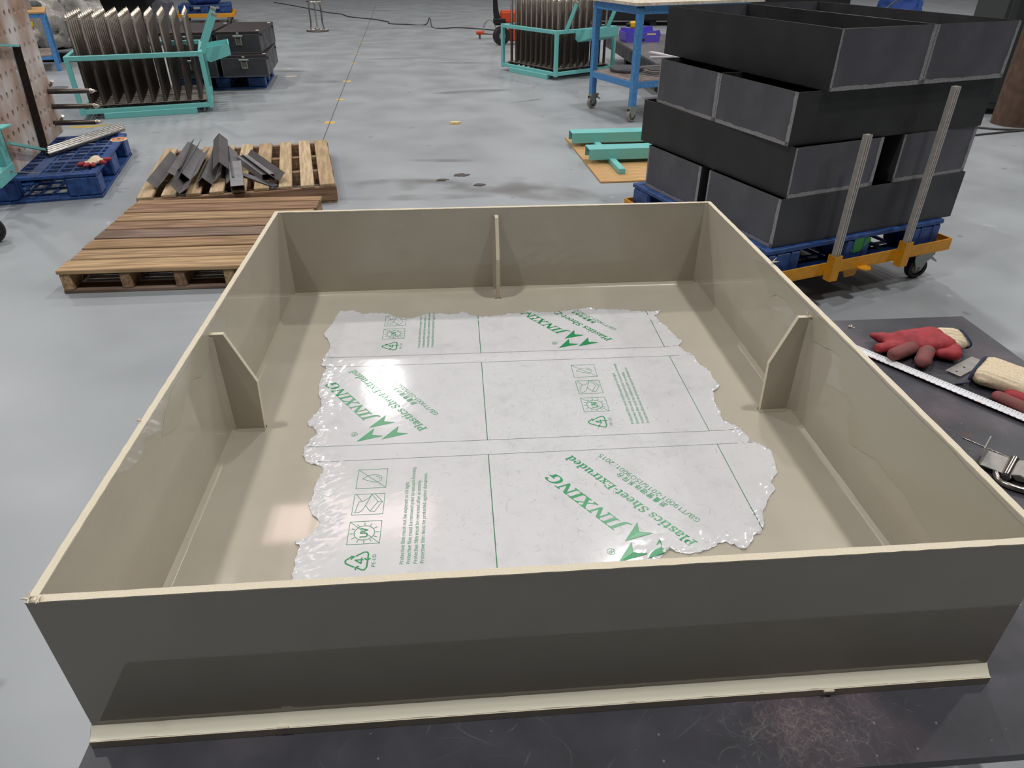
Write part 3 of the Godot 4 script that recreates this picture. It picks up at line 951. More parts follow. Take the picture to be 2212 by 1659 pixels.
func text_tris(s: String, serif: bool, bold: bool) -> PackedVector2Array:   # flat glyph triangles, scaled so that the ink spans 0..1 in both directions
	var f := SystemFont.new()
	f.font_names = PackedStringArray(["Droid Serif" if serif else "Droid Sans"])
	f.font_weight = 700 if bold else 400
	var tm := TextMesh.new()
	tm.font = f
	tm.text = s
	tm.font_size = 48
	tm.pixel_size = 0.01
	tm.depth = 0.01
	tm.curve_step = 1.0
	var ar := tm.get_mesh_arrays()
	var vs: PackedVector3Array = ar[Mesh.ARRAY_VERTEX]
	var ns: PackedVector3Array = ar[Mesh.ARRAY_NORMAL]
	var ix: PackedInt32Array = ar[Mesh.ARRAY_INDEX] if ar[Mesh.ARRAY_INDEX] != null else PackedInt32Array(range(vs.size()))
	var o := PackedVector2Array()
	var lo := Vector2.INF
	var hi := -Vector2.INF
	for i in range(0, ix.size(), 3):
		if ns[ix[i]].z < 0.5: continue
		for k in 3:
			var p := Vector2(vs[ix[i + k]].x, vs[ix[i + k]].y)
			o.append(p)
			lo = lo.min(p); hi = hi.max(p)
	for i in o.size(): o[i] = (o[i] - lo) / (hi - lo)
	return o

func film_text(t: Node, s: String, serif: bool, bold: bool, m: Material, org: Vector2, r: Vector2, u: Vector2, a0: float, a1: float, b0: float, b1: float, shear := 0.0):
	# ink box from a0 to a1 along r and b0 to b1 along u, in millimetres from org
	var st := mb()
	var tr := text_tris(s, serif, bold)
	for i in range(0, tr.size(), 3):
		var q := PackedVector2Array()
		for k in 3:
			var p := tr[i + k]
			var b := lerpf(b0, b1, p.y)
			q.append(org + (r * (lerpf(a0, a1, p.x) + shear * (b - b0)) + u * b) * 0.001)
		if absf(area2(q)) < 1e-12: continue
		ink(st, q, near_edge(q))
	obj("lettering", st, m, t)

func film_strokes(t: Node, called: String, lines: Array, m: Material, org: Vector2, r: Vector2, u: Vector2, w: float, sc := 0.001, off := Vector2.ZERO):
	var st := mb()
	for l in lines:
		var pts := []
		for i in range(0, l.size(), 2):
			var q := (Vector2(l[i], l[i + 1]) + off) * sc
			pts.append(org + r * q.x + u * q.y)
		stroke(st, pts, w)
	obj(called, st, m, t)

func film_logo(t: Node, o: Vector2):
	var r := Vector2(-0.57507, -0.8181)
	var u := Vector2(-0.8181, 0.57507)
	var org := Vector2(0.655, -0.24) + o
	for k in [Vector2(14.2, 1.0), Vector2(-27.6, 1.0), Vector2(-7.0, 36.6)]:   # three notched arrowheads
		var st := mb()
		var lt := mb()
		var P := func(a: float, b: float) -> Vector2: return org + (r * (k.x + a) + u * (k.y + b)) * 0.001
		var q1 := PackedVector2Array([P.call(0, 42.2), P.call(14.4, 0.6), P.call(0.2, 13.5)])
		var q2 := PackedVector2Array([P.call(0, 42.2), P.call(0.2, 13.5), P.call(-14.4, -0.4)])
		ink(st, q1, near_edge(q1))
		ink(st, q2, near_edge(q2))
		var mk := obj("logo_mark", st, M.print_green, t)
		if mk == null: continue
		stroke(lt, [P.call(-0.8, 38.0), P.call(-13.6, 0.6)], 0.0012)
		stroke(lt, [P.call(-13.4, 0.2), P.call(0.2, 12.9), P.call(13.6, 1.2)], 0.001)
		obj("logo_edge", lt, M.print_green_dark, mk)
	film_text(t, "JINXING", true, true, M.print_green, org, r, u, 29.5, 181.0, 10.5, 39.0, 0.28)
	film_text(t, "Plastics Sheet-Extruded", true, true, M.print_green, org, r, u, -51.0, 199.0, -33.8, -17.6, 0.12)
	film_text(t, "GB/T19001-2016/ISO9001: 2015", false, false, M.print_green, org, r, u, -26.0, 171.5, -73.4, -64.2, 0.0)
	film_text(t, "R", false, false, M.print_green, org, r, u, 11.0, 15.6, 68.0, 74.6, 0.0)
	var c := []
	for i in 21:
		c.append(13.2 + 5.4 * cos(TAU * i / 20)); c.append(71.2 + 5.4 * sin(TAU * i / 20))
	film_strokes(t, "ring_mark", [c], M.print_green, org, r, u, 0.0008)
	# eight characters drawn stroke by stroke on a ten by ten grid
	var g := [
		[[8, 9.6, 2, 8.8], [2, 8.8, 2, 4, 0.8, 0.5], [2, 7, 9, 7], [5.6, 8.9, 5.4, 5.6], [3.5, 5.6, 8, 5.6, 8, 2.2], [3.5, 5.6, 3.5, 2.2], [5.7, 4.6, 5.5, 2.5, 3, 0.4], [6.2, 1.8, 8.6, 0.4]],
		[[2.5, 9.5, 7.5, 9.5, 7.5, 7, 2.5, 7, 2.5, 9.5], [2.5, 8.2, 7.5, 8.2], [0.8, 6.1, 9.2, 6.1], [2.2, 5.2, 7.8, 5.2, 7.8, 2.6, 2.2, 2.6, 2.2, 5.2], [2.2, 3.9, 7.8, 3.9], [5, 5.2, 5, 0.5], [1.8, 1.6, 8.2, 1.6], [0.8, 0.4, 9.2, 0.4]],
		[[2.4, 9.8, 1, 8], [2, 9, 4.6, 9], [6.2, 9.8, 5.2, 8], [6, 9, 9, 9], [1, 6, 1.2, 7.4, 9, 7.4, 8.8, 6.2], [5, 8, 5, 7.4], [2.6, 6.2, 7.4, 6.2, 7.4, 4.4, 2.6, 4.4], [2.6, 6.4, 2.6, 0.2], [2.6, 3.2, 7.8, 3.2, 7.8, 0.4, 2.6, 0.4]],
		[[0.6, 9, 3.8, 9], [0.6, 5.6, 3.6, 5.6], [0.4, 1.6, 4, 2.4], [2.2, 9, 2.2, 2], [4.8, 9.2, 9, 9.2, 9, 4.6, 4.8, 4.6, 4.8, 9.2], [4.8, 6.9, 9, 6.9], [6.9, 9.2, 6.9, 0.5], [4.8, 2.6, 9, 2.6], [4.2, 0.5, 9.6, 0.5]],
		[[3, 9.6, 0.6, 5], [2, 7.4, 2, 0.2], [3.6, 7.2, 9.6, 7.2], [6.5, 9.6, 6.5, 0.2], [6.3, 7, 3.4, 2.4], [6.7, 7, 9.6, 2.4], [5, 2.2, 8, 2.2]],
		[[8, 9.6, 2, 8.8], [5, 9, 2.6, 6.8, 6, 6.8], [7.4, 7.8, 2.4, 4.6, 8.2, 5], [7, 5.8, 8.6, 4.4], [5, 4.8, 5, 0.4, 4, 0.8], [3, 3.2, 1.4, 1.2], [6.8, 3.2, 8.8, 1.2]],
		[[2.4, 9.8, 1, 8], [2, 9, 4.6, 9], [6.2, 9.8, 5.2, 8], [6, 9, 9, 9], [3.2, 7.4, 0.8, 4.4], [2.2, 5.8, 2.2, 0.2], [3.8, 5.2, 9.6, 5.2], [7.6, 7.4, 7.6, 0.6, 6.4, 0.6], [4.6, 3.8, 5.6, 2.4]],
		[[5, 9.6, 0.6, 5.6], [5, 9.6, 9.4, 5.6], [3, 5.8, 7, 5.8], [2.4, 4.2, 7.6, 4.2, 7.6, 0.4, 2.4, 0.4, 2.4, 4.2]]]
	for k in 8:
		film_strokes(t, "character", g[k], M.print_green, org + (r * (24.4 + 12.25 * k) + u * -62.4) * 0.001, r, u, 0.0011, 0.0011)

func film_icons(t: Node, o: Vector2):
	var r := Vector2(0, -1)
	var u := Vector2(-1, 0)
	var box := [0, 0, 44.5, 0, 44.5, 44.7, 0, 44.7, 0, 0]
	var b1 := Vector2(0.2747, -0.366) + o
	var b2 := Vector2(0.2747, -0.3082) + o
	var b3 := Vector2(0.2747, -0.2497) + o
	film_strokes(t, "frame_mark", [box, [0, 0, 44.5, 44.7]], M.print_text, b1, r, u, 0.0008)
	film_strokes(t, "drop_mark", [[22.5, 37.1, 28.0, 31.0, 31.4, 23.1, 31.1, 14.8, 27.9, 9.4, 22.2, 7.1, 16.7, 8.5, 13.5, 13.3, 14.0, 20.5, 18.3, 29.0, 22.5, 37.1], [27.7, 17.1, 26.6, 12.9, 20.8, 10.4]], M.print_text, b1, r, u, 0.0008)
	film_strokes(t, "frame_mark", [box], M.print_text, b2, r, u, 0.0008)
	film_strokes(t, "peel_mark", [[4.7, 40.9, 28.0, 36.7, 29.7, 29.5, 36.5, 22.3, 43.7, 19.2], [4.7, 40.9, 4.9, 34.7, 10.9, 29.6, 19.3, 26.5, 43.7, 19.2], [44, 41.8, 29.6, 32.9], [19.3, 26.5, 6.6, 19.0, 5.4, 12.7, 26.4, 2.3, 44.1, 14.6], [43.7, 19.2, 26.9, 8.9, 26.4, 2.3], [26.9, 8.9, 6.6, 19.0]], M.print_text, b2, r, u, 0.0008)
	film_strokes(t, "frame_mark", [box, [0, 0, 44.5, 44.7]], M.print_text, b3, r, u, 0.0008)
	var sun := [[]]
	for i in 25:
		sun[0].append(21.4 + 14.0 * cos(TAU * i / 24)); sun[0].append(22.6 + 14.2 * sin(TAU * i / 24))
	for i in 12:
		var d := Vector2(cos(TAU * (i + 0.1) / 12), sin(TAU * (i + 0.1) / 12))
		sun.append([21.4 + d.x * 15.5, 22.6 + d.y * 15.5, 21.4 + d.x * 20.0, 22.6 + d.y * 20.0])
	film_strokes(t, "sun_mark", sun, M.print_text, b3, r, u, 0.001)
	film_strokes(t, "lettering", [[13.6, 28.0, 13.6, 20.5, 15.0, 18.6, 19.4, 18.6, 20.8, 20.5, 20.8, 28.0], [23.0, 28.0, 26.6, 18.2, 30.2, 28.0]], M.print_text, b3, r, u, 0.0021)
	var b4 := Vector2(0.2747, -0.2073) + o
	film_strokes(t, "recycling_mark", [[1.1, 30.6, 7.6, 41.5, 11.9, 42.9, 14.2, 41.8, 18.6, 36.2], [20.5, 29.3, 27.0, 19.2, 26.7, 14.7, 22.9, 13.0, 15.0, 13.1], [10.2, 13.1, -0.4, 13.4, -4.9, 16.0, -4.6, 20.0, -0.6, 26.1], [20.4, 35.9, 18.6, 31.4], [15.3, 35.0, 20.4, 32.4], [15.3, 17.2, 12.0, 13.5, 14.9, 10.0], [1.8, 24.2, -0.2, 28.4, -4.0, 27.5]], M.print_green, b4, r, u, 0.0021)
	film_strokes(t, "lettering", [[16.6, 21.4, 6.7, 21.4, 13.3, 30.0, 13.3, 19.2]], M.print_green, b4, r, u, 0.0019)
	film_text(t, "PE-LD", false, false, M.print_text, b4, r, u, -0.2, 21.4, 2.4, 7.4)
	var lines := [["Protective film must not be exposed to UV light.", 169.0], ["Protective film must be removed prior to vacuum forming.", 203.5], ["Protective film must be removed after assembly.", 171.0], ["Protective film must be protected against dampness.", 187.5]]
	for k in 4:
		var x := 0.3095 + 0.0091 * k
		film_text(t, lines[k][0], false, false, M.print_text, Vector2(x, -0.2085) + o, r, u, 0.0, lines[k][1], -1.5, 5.6)

# ---------------------------------------------------------------- things on the table
func V3(x: float, y: float, z: float) -> Vector3: return Vector3(x, y, z)

func build_table_items():
	tape()
	gloves()
	# drilled flat bar offcut
	var t := thing("steel_plate", "small brushed steel plate with two drilled holes, lying between the two red gloves", "steel plate", TR(1.3487, TY, -0.6324, 28.9))
	var st := mb()
	# two cells with a hole each at one end, plain sheet for the rest
	sheet_holes(st, 1, 1, 0.029, 0.029, 0.0024, 0.003, 0.0, 0.0, TR(0, 0.0002, 0.0145, 0, -90), 16)
	sheet_holes(st, 1, 1, 0.026, 0.029, 0.0024, 0.003, 0.0, 0.0, TR(0.029, 0.0002, 0.0145, 0, -90), 16)
	bx(st, V3(0.0765, 0.0017, 0.0), V3(0.043, 0.003, 0.029))
	obj("plate", st, M.bare_steel, t)
	for x in [0.0145, 0.042]:
		st = mb(); lathe(st, [[0.0, 0.0014], [0.0019, 0.0014], [0.0019, 0.0002]], 8, TR(x, 0, 0)); obj("rivet", st, M.bright_steel, t)
	# hinge bracket
	t = thing("hinge_bracket", "bent steel hinge bracket with an upright tab, on the table against the tray's wall", "bracket", TR(1.2505, TY, -0.3425, 0))
	var B := Transform3D(Basis(Vector3(0.735, 0.0, -0.678).rotated(Vector3.UP, 0.0), Vector3.UP, Vector3(0.735, 0, -0.678).cross(Vector3.UP)), Vector3.ZERO)
	# local: x along the hinge pin (towards far right), y up, z to the near right
	st = mb()
	bx(st, V3(0.004, 0.010, -0.020), V3(0.050, 0.0022, 0.034), B, 0.0006)
	obj("leaf", st, M.bare_steel, t)
	st = mb()
	prism(st, pv([-0.026, 0.0, 0.026, 0.0, 0.027, 0.022, 0.012, 0.036, -0.020, 0.030, -0.026, 0.018]), 0.0022, B * Transform3D(Basis(), V3(0.003, 0.009, -0.038)))
	bead(st, B * V3(-0.023, 0.0112, -0.0358), B * V3(0.029, 0.0112, -0.0358), Vector3.UP, B.basis.z, 0.004)
	obj("tab", st, M.bare_steel, t)
	st = mb(); rod(st, B * V3(-0.028, 0.0105, 0.004), B * V3(0.030, 0.0105, 0.004), 0.0072, 16); obj("knuckle", st, M.bright_steel, t)
	st = mb(); rod(st, B * V3(-0.0315, 0.0105, 0.004), B * V3(0.0335, 0.0105, 0.004), 0.0052, 14); obj("pin", st, M.mill_steel, t)
	st = mb()
	prism(st, pv([0.0, 0.011, 0.010, 0.016, 0.022, 0.013, 0.032, 0.0005, 0.034, 0.0005, 0.024, 0.0155, 0.010, 0.0185, 0.0, 0.0135]), 0.048, B * Transform3D(Basis(Vector3(0, 0, 1), Vector3.UP, Vector3(-1, 0, 0)), V3(0.027, 0, 0.009)))
	obj("leaf", st, M.bare_steel, t)
	# bent bar
	st = mb()
	var pts := []
	for q in [[1.2335, 0.0055, -0.341], [1.2265, 0.0055, -0.332], [1.2235, 0.005, -0.322], [1.2245, 0.005, -0.313], [1.230, 0.005, -0.305], [1.241, 0.005, -0.2965], [1.262, 0.005, -0.2835], [1.30, 0.005, -0.260], [1.36, 0.005, -0.222]]: pts.append(V3(q[0], TY + q[1], q[2]))
	tube(st, pts, 0.0048, 14)
	tag(obj("bent_rod", st, M.bright_steel), "polished bent steel rod lying in front of the hinge bracket", "steel rod")
	st = mb()
	tube(st, [V3(1.2409, TY + 0.0009, -0.4347), V3(1.268, TY + 0.0011, -0.397), V3(1.2954, TY + 0.001, -0.3591), V3(1.34, TY + 0.0009, -0.298)], 0.0008, 6)
	tag(obj("welding_wire", st, M.bright_steel), "thin straight welding wire on the table behind the hinge bracket", "wire")
	# crumbs of plastic
	for q in [[1.247, -0.842, 0.006], [1.252, -0.838, 0.004], [1.283, -0.277, 0.003]]:
		st = mb()
		for j in 3: bx(st, V3(rng.randf_range(-1, 1) * q[2], q[2] * 0.3, rng.randf_range(-1, 1) * q[2]), V3(q[2], q[2] * 0.6, q[2] * 0.7), TR(0, 0, 0, rng.randf() * 90), 0.0006)
		var c := obj("plastic_crumb", st, M.plastic_edge)
		c.position = V3(q[0], TY, q[1])
		tag(c, ["pair of pale plastic crumbs near the table's far edge, the bigger one", "smaller pale plastic crumb near the table's far edge", "tiny pale plastic crumb in front of the bent rod"][[0.006, 0.004, 0.003].find(q[2])], "crumb")

func tape():
	var d := Vector2(0.549, 0.836)
	var up := Vector2(0.836, -0.549)
	var o := Vector2(1.2259, -0.7011)   # the first red decade mark, near the lower edge
	var t := thing("tape_measure", "white steel tape measure blade laid straight across the table beside the gloves", "tape measure")
	var P := func(a: float, b: float, y: float) -> Vector3: return Vector3(o.x + d.x * a + up.x * b, TY + y, o.y + d.y * a + up.y * b)
	var prof := [[-0.0065, 0.0055], [-0.003, 0.0036], [0.002, 0.002], [0.006, 0.0016], [0.010, 0.002], [0.015, 0.0036], [0.0185, 0.0055]]
	var st := mb()
	var a0 := -0.17
	var a1 := 0.46
	st.set_smooth_group(1)
	for i in prof.size() - 1:
		var u: Array = prof[i]; var v: Array = prof[i + 1]
		quad(st, P.call(a0, u[0], u[1]), P.call(a1, u[0], u[1]), P.call(a1, v[0], v[1]), P.call(a0, v[0], v[1]))
		quad(st, P.call(a0, v[0], v[1] - 0.0003), P.call(a1, v[0], v[1] - 0.0003), P.call(a1, u[0], u[1] - 0.0003), P.call(a0, u[0], u[1] - 0.0003))
	obj("blade", st, M.tape_white, t)
	var hgt := func(b: float) -> float:
		for i in prof.size() - 1:
			if b <= prof[i + 1][0]: return lerpf(prof[i][1], prof[i + 1][1], (b - prof[i][0]) / (prof[i + 1][0] - prof[i][0])) + 0.0003
		return prof[-1][1] + 0.0003
	st = mb()
	for k in range(-30, 92):
		var a := k * 0.005
		var b0 := 0.0185 - (0.0075 if k % 2 == 0 else 0.0045)
		for seg in 2:
			var b1 := lerpf(b0, 0.0183, seg * 0.5); var b2 := lerpf(b0, 0.0183, seg * 0.5 + 0.5)
			quad(st, P.call(a - 0.00025, b1, hgt.call(b1)), P.call(a + 0.00025, b1, hgt.call(b1)), P.call(a + 0.00025, b2, hgt.call(b2)), P.call(a - 0.00025, b2, hgt.call(b2)))
	obj("scale_ticks", st, M.ink_black, t).set_meta("kind", "stuff")
	var cache := {}
	for k in range(-14, 46):
		var dec: bool = posmod(k, 10) == 0
		var s := str([70, 80, 90, 100, 110, 120][clampi(k / 10 + 1, 0, 5)]) if dec else str(posmod(k, 10))
		if not cache.has(s): cache[s] = text_tris(s, false, true)
		var tr: PackedVector2Array = cache[s]
		var w := 0.0085 if dec else 0.0036
		st = mb()
		for i in range(0, tr.size(), 3):
			var q := []
			for j in 3:
				var b := lerpf(-0.0045, 0.0025, tr[i + j].y)
				q.append(P.call(k * 0.01 + (tr[i + j].x - 0.5) * w, b, hgt.call(b) + 0.0001))
			face(st, q, q[0] - Vector3.UP)
		obj("digit", st, M.ink_red if dec else M.ink_black, t)

func gloves():
	# red coated work glove, palm up, cuff to the far right
	var y := TY
	var t := thing("work_glove", "red rubber coated work glove lying palm up with spread fingers and cream cuff", "glove")
	var f := [
		[V3(1.306, y + 0.018, -0.75), V3(1.272, y + 0.016, -0.757), 0.0135, 0.0115], [V3(1.272, y + 0.016, -0.757), V3(1.252, y + 0.02, -0.764), 0.0115, 0.007],
		[V3(1.297, y + 0.015, -0.727), V3(1.248, y + 0.013, -0.723), 0.014, 0.012],
		[V3(1.308, y + 0.016, -0.714), V3(1.262, y + 0.015, -0.693), 0.016, 0.0145],
		[V3(1.331, y + 0.016, -0.698), V3(1.301, y + 0.015, -0.661), 0.016, 0.0145],
		[V3(1.386, y + 0.018, -0.698), V3(1.378, y + 0.016, -0.684), 0.0155, 0.0145], [V3(1.378, y + 0.016, -0.684), V3(1.358, y + 0.014, -0.691), 0.0145, 0.012]]
	var palm := [[V3(1.312, y + 0.02, -0.742), V3(1.366, y + 0.023, -0.744), 0.023, 0.025], [V3(1.33, y + 0.018, -0.718), V3(1.378, y + 0.02, -0.715), 0.021, 0.022]]
	obj("coating", nets(palm + [f[0], f[1], f[2]], 0.0035, 0.014, 1.25, 0.0012, y + 0.0006, 60.0), M.glove_red, t)
	obj("finger", nets([f[3]], 0.003, 0.006, 1.2, 0.0008, y + 0.0006, 80.0), M.glove_brown, t)
	obj("finger", nets([f[4]], 0.003, 0.006, 1.2, 0.0008, y + 0.0006, 80.0), M.glove_brown, t)
	obj("thumb", nets([f[5], f[6]], 0.003, 0.006, 1.2, 0.0008, y + 0.0006, 80.0), M.glove_red, t)
	obj("cuff", nets([[V3(1.39, y + 0.022, -0.745), V3(1.414, y + 0.02, -0.748), 0.022, 0.02], [V3(1.394, y + 0.018, -0.72), V3(1.417, y + 0.016, -0.727), 0.019, 0.017]], 0.0025, 0.012, 1.25, 0.0005, y + 0.0006, 120.0, Vector3(0, 260, 760), 0.0011), M.glove_cream, t)
	for q in [[1.29, -0.741, 1.268, -0.742], [1.295, -0.713, 1.278, -0.708], [1.318, -0.697, 1.303, -0.682], [1.327, -0.69, 1.312, -0.676]]:   # cream lining in the finger forks
		var st := nets([[V3(q[0], y + 0.012, q[1]), V3(q[2], y + 0.008, q[3]), 0.006, 0.004]], 0.002, 0.004, 1.2, 0.001, y + 0.0006, 120.0)
		obj("lining", st, M.glove_cream, t)
	var hs := mb()
	var hp := []
	for i in 15:
		var a := TAU * i / 15
		hp.append(V3(1.431 + 0.003 * cos(a * 3), y + 0.018 + 0.0155 * sin(a), -0.738 + 0.026 * cos(a)))
	tube(hs, hp, 0.0022, 6, true)
	obj("hem", hs, M.glove_hem, t)
	# second glove: cuff towards the tape, cream back up, hand running out to the right
	t = thing("work_glove", "cream knitted work glove showing its ribbed back, cuff turned towards the small steel plate", "glove")
	var c := Vector3(1.4041, y + 0.022, -0.6073)
	var d := Vector3(0.64, 0, 0.77)
	var s := Vector3(0.77, 0, -0.64)
	var cuff := []
	var body := []
	c.y = y + 0.019
	for k in [-1.0, 0.0, 1.0]:
		cuff.append([c + s * k * 0.027 - d * 0.004, c + d * 0.05 + s * k * 0.022, 0.022, 0.022])
		body.append([c + d * 0.055 + s * k * 0.022, c + d * 0.15 + s * k * 0.034 + s * 0.006, 0.022, 0.023])
	obj("cuff", nets(cuff, 0.0025, 0.014, 1.45, 0.0004, y + 0.0006, 120.0, s * 760.0, 0.0012), M.glove_cream, t)
	obj("back", nets(body, 0.003, 0.016, 1.4, 0.0007, y + 0.0006, 160.0), M.glove_cream, t)
	obj("coating", nets([[c + d * 0.05 - s * 0.044 + V3(0, -0.012, 0), c + d * 0.15 - s * 0.045 + V3(0, -0.01, 0), 0.015, 0.02]], 0.003, 0.01, 1.1, 0.0008, y + 0.0006, 80.0), M.glove_red, t)
	obj("finger", nets([[c + d * 0.034 - s * 0.064 + V3(0, -0.012, 0), c + d * 0.10 - s * 0.078 + V3(0, -0.012, 0), 0.0125, 0.013], [c + d * 0.10 - s * 0.078 + V3(0, -0.012, 0), c + d * 0.15 - s * 0.06 + V3(0, -0.01, 0), 0.013, 0.014]], 0.003, 0.006, 1.1, 0.0008, y + 0.0006, 80.0), M.glove_brown, t)
	obj("lining", nets([[c + d * 0.045 - s * 0.036, c + d * 0.15 - s * 0.038, 0.006, 0.008]], 0.0025, 0.006, 1.1, 0.003, y + 0.0006, 200.0), M.glove_cream, t)
	hs = mb(); hp = []
	for i in 18:
		var a := TAU * i / 18
		hp.append(c - d * 0.022 + s * 0.048 * cos(a) + V3(0, 0.0145 * sin(a) - 0.001 + 0.0015 * cos(a * 5), 0))
	tube(hs, hp, 0.0032, 6, true)
	obj("hem", hs, M.glove_hem, t)
	hs = mb()
	for k in 4: tube(hs, [c - d * 0.02 - s * 0.047 + V3(0, -0.012, 0), c - d * (0.03 + 0.003 * k) - s * (0.05 + 0.004 * k) + V3(0, -0.018, 0)], 0.0014, 5)
	obj("thread", hs, M.glove_hem, t)

# ---------------------------------------------------------------- cart with the stack of steel boxes
func loc(P: Array, a: float, b: float, y := 0.0) -> Vector3:   # P = [x, z, yaw]: a to the right along the front, b backwards
	var c := cos(deg_to_rad(P[2])); var s := sin(deg_to_rad(P[2]))
	return Vector3(P[0] + c * a - s * b, y, P[1] - s * a - c * b)

func seam_strip(st: SurfaceTool, a: Vector3, b: Vector3, inward: Vector3, n: Vector3, w: float):   # ground weld: strip along an edge with an uneven inner border
	var m := maxi(3, int(a.distance_to(b) / 0.012))
	var prev := []
	var wide := 0.9
	for i in m + 1:
		var p := a.lerp(b, float(i) / m) + n * 0.0007
		wide = clampf(lerpf(wide, rng.randf_range(0.6, 1.25), 0.35), 0.5, 1.3)
		var row := [p, p + inward * w * wide]
		if prev: face(st, [prev[0], prev[1], row[1], row[0]], p - n)
		prev = row

func steel_box(l: float, w: float, h: float, at: Transform3D, m: Material, label: String) -> Node3D:   # open box, short ends at x = 0 and x = l, depth towards -z
	var t := thing("steel_box", label, "steel box", at, "black steel boxes stacked on the yellow cart")
	var th := 0.003
	var st := mb(); bx(st, V3(l * 0.5, th * 0.5, -w * 0.5), V3(l, th, w)); obj("floor_plate", st, m, t)
	st = mb(); bx(st, V3(l * 0.5, h * 0.5, -th * 0.5), V3(l, h, th), Transform3D(), 0.0008); obj("long_panel", st, m, t)
	st = mb(); bx(st, V3(l * 0.5, h * 0.5, -w + th * 0.5), V3(l, h, th), Transform3D(), 0.0008); obj("long_panel", st, m, t)
	for x in [0.0, l]:
		var sx := -1.0 if x == 0.0 else 1.0
		st = mb(); bx(st, V3(x - sx * th * 0.5, h * 0.5, -w * 0.5), V3(th, h, w - 2 * th), Transform3D(), 0.0008)
		var e := obj("end_panel", st, M.mill_steel_b, t)
		st = mb()
		var n := V3(sx, 0, 0)
		seam_strip(st, V3(x, 0, 0), V3(x, h, 0), V3(0, 0, -1), n, 0.02)
		seam_strip(st, V3(x, 0, -w), V3(x, h, -w), V3(0, 0, 1), n, 0.012)
		seam_strip(st, V3(x, 0, 0), V3(x, 0, -w), V3(0, 1, 0), n, 0.018)
		obj("ground_seam", st, M.ground_seam, e)
	st = mb()   # bright sheared rims
	for q in [[V3(l * 0.5, h + 0.0003, -th * 0.5), V3(l, 0.0008, th)], [V3(l * 0.5, h + 0.0003, -w + th * 0.5), V3(l, 0.0008, th)], [V3(th * 0.5, h + 0.0003, -w * 0.5), V3(th, 0.0008, w)], [V3(l - th * 0.5, h + 0.0003, -w * 0.5), V3(th, 0.0008, w)]]: bx(st, q[0], q[1])
	obj("rim", st, M.grey_steel_rim, t)
	return t

func plastic_pallet(called: String, label: String, w: float, d: float, h: float, at: Transform3D, nx := 12, nz := 12) -> Node3D:   # origin front left, depth towards -z
	var t := thing(called, label, "plastic pallet", at)
	var dk := 0.022
	var yb := h - dk
	# deck: rim and ribs with open slots
	var st := mb()
	for q in [[w * 0.5, -0.025, w, 0.05], [w * 0.5, -d + 0.025, w, 0.05]]: bx(st, V3(q[0], h - dk * 0.5, q[1]), V3(q[2], dk, q[3]), Transform3D(), 0.003)
	for x in [0.025, w - 0.025]: bx(st, V3(x, h - dk * 0.5, -d * 0.5), V3(0.05, dk, d - 0.1), Transform3D(), 0.003)
	obj("deck_rim", st, M.blue_plastic, t)
	st = mb()
	for k in [1, 2]:
		bx(st, V3(w * k / 3.0, h - dk * 0.5 - 0.001, -d * 0.5), V3(0.07, dk - 0.004, d - 0.1))
		bx(st, V3(w * 0.5, h - dk * 0.5 - 0.0015, -d * k / 3.0), V3(w - 0.1, dk - 0.005, 0.06))
	obj("deck_band", st, M.blue_dirty, t)
	for i in range(1, nx):
		st = mb(); bx(st, V3(w * i / nx, h - dk * 0.5 - 0.002, -d * 0.5), V3(0.012, dk - 0.006, d - 0.1)); obj("deck_rib", st, M.blue_plastic, t)
	for i in range(1, nz):
		st = mb(); bx(st, V3(w * 0.5, h - dk * 0.5 - 0.0025, -d * i / nz), V3(w - 0.1, dk - 0.008, 0.02)); obj("deck_rib", st, M.blue_dirty, t)
	for i in 3:
		for j in 3:
			var bw := 0.2 if i != 1 else 0.16
			var bd := 0.16 if j != 1 else 0.2
			var x: float = [bw * 0.5 + 0.002, w * 0.5, w - bw * 0.5 - 0.002][i]
			var z: float = [bd * 0.5 + 0.002, d * 0.5, d - bd * 0.5 - 0.002][j]
			st = mb(); bx(st, V3(x, (yb + 0.018) * 0.5, -z), V3(bw, yb - 0.014, bd), Transform3D(), 0.012)
			var b := obj("block", st, M.blue_plastic, t)
			for k in 2:
				st = mb(); bx(st, V3(x - bw * 0.2 + k * bw * 0.4, yb * 0.5 + 0.01, -z + bd * 0.5), V3(0.006, yb - 0.02, 0.006)); obj("rib", st, M.blue_plastic, b)
	st = mb()
	for z in [0.05, d * 0.5, d - 0.05]: bx(st, V3(w * 0.5, 0.009, -z), V3(w, 0.018, 0.1), Transform3D(), 0.003)
	for x in [0.05, w * 0.5, w - 0.05]: bx(st, V3(x, 0.0085, -d * 0.5), V3(0.1, 0.017, d - 0.02), Transform3D(), 0.003)
	for i in range(1, nx): bx(st, V3(w * i / nx, 0.007, -d * 0.5), V3(0.014, 0.012, d - 0.1))
	for i in range(1, 8): bx(st, V3(w * 0.5, 0.007, -d * i / 8.0), V3(w - 0.1, 0.012, 0.014))
	obj("skid", st, M.blue_plastic, t)
	return t

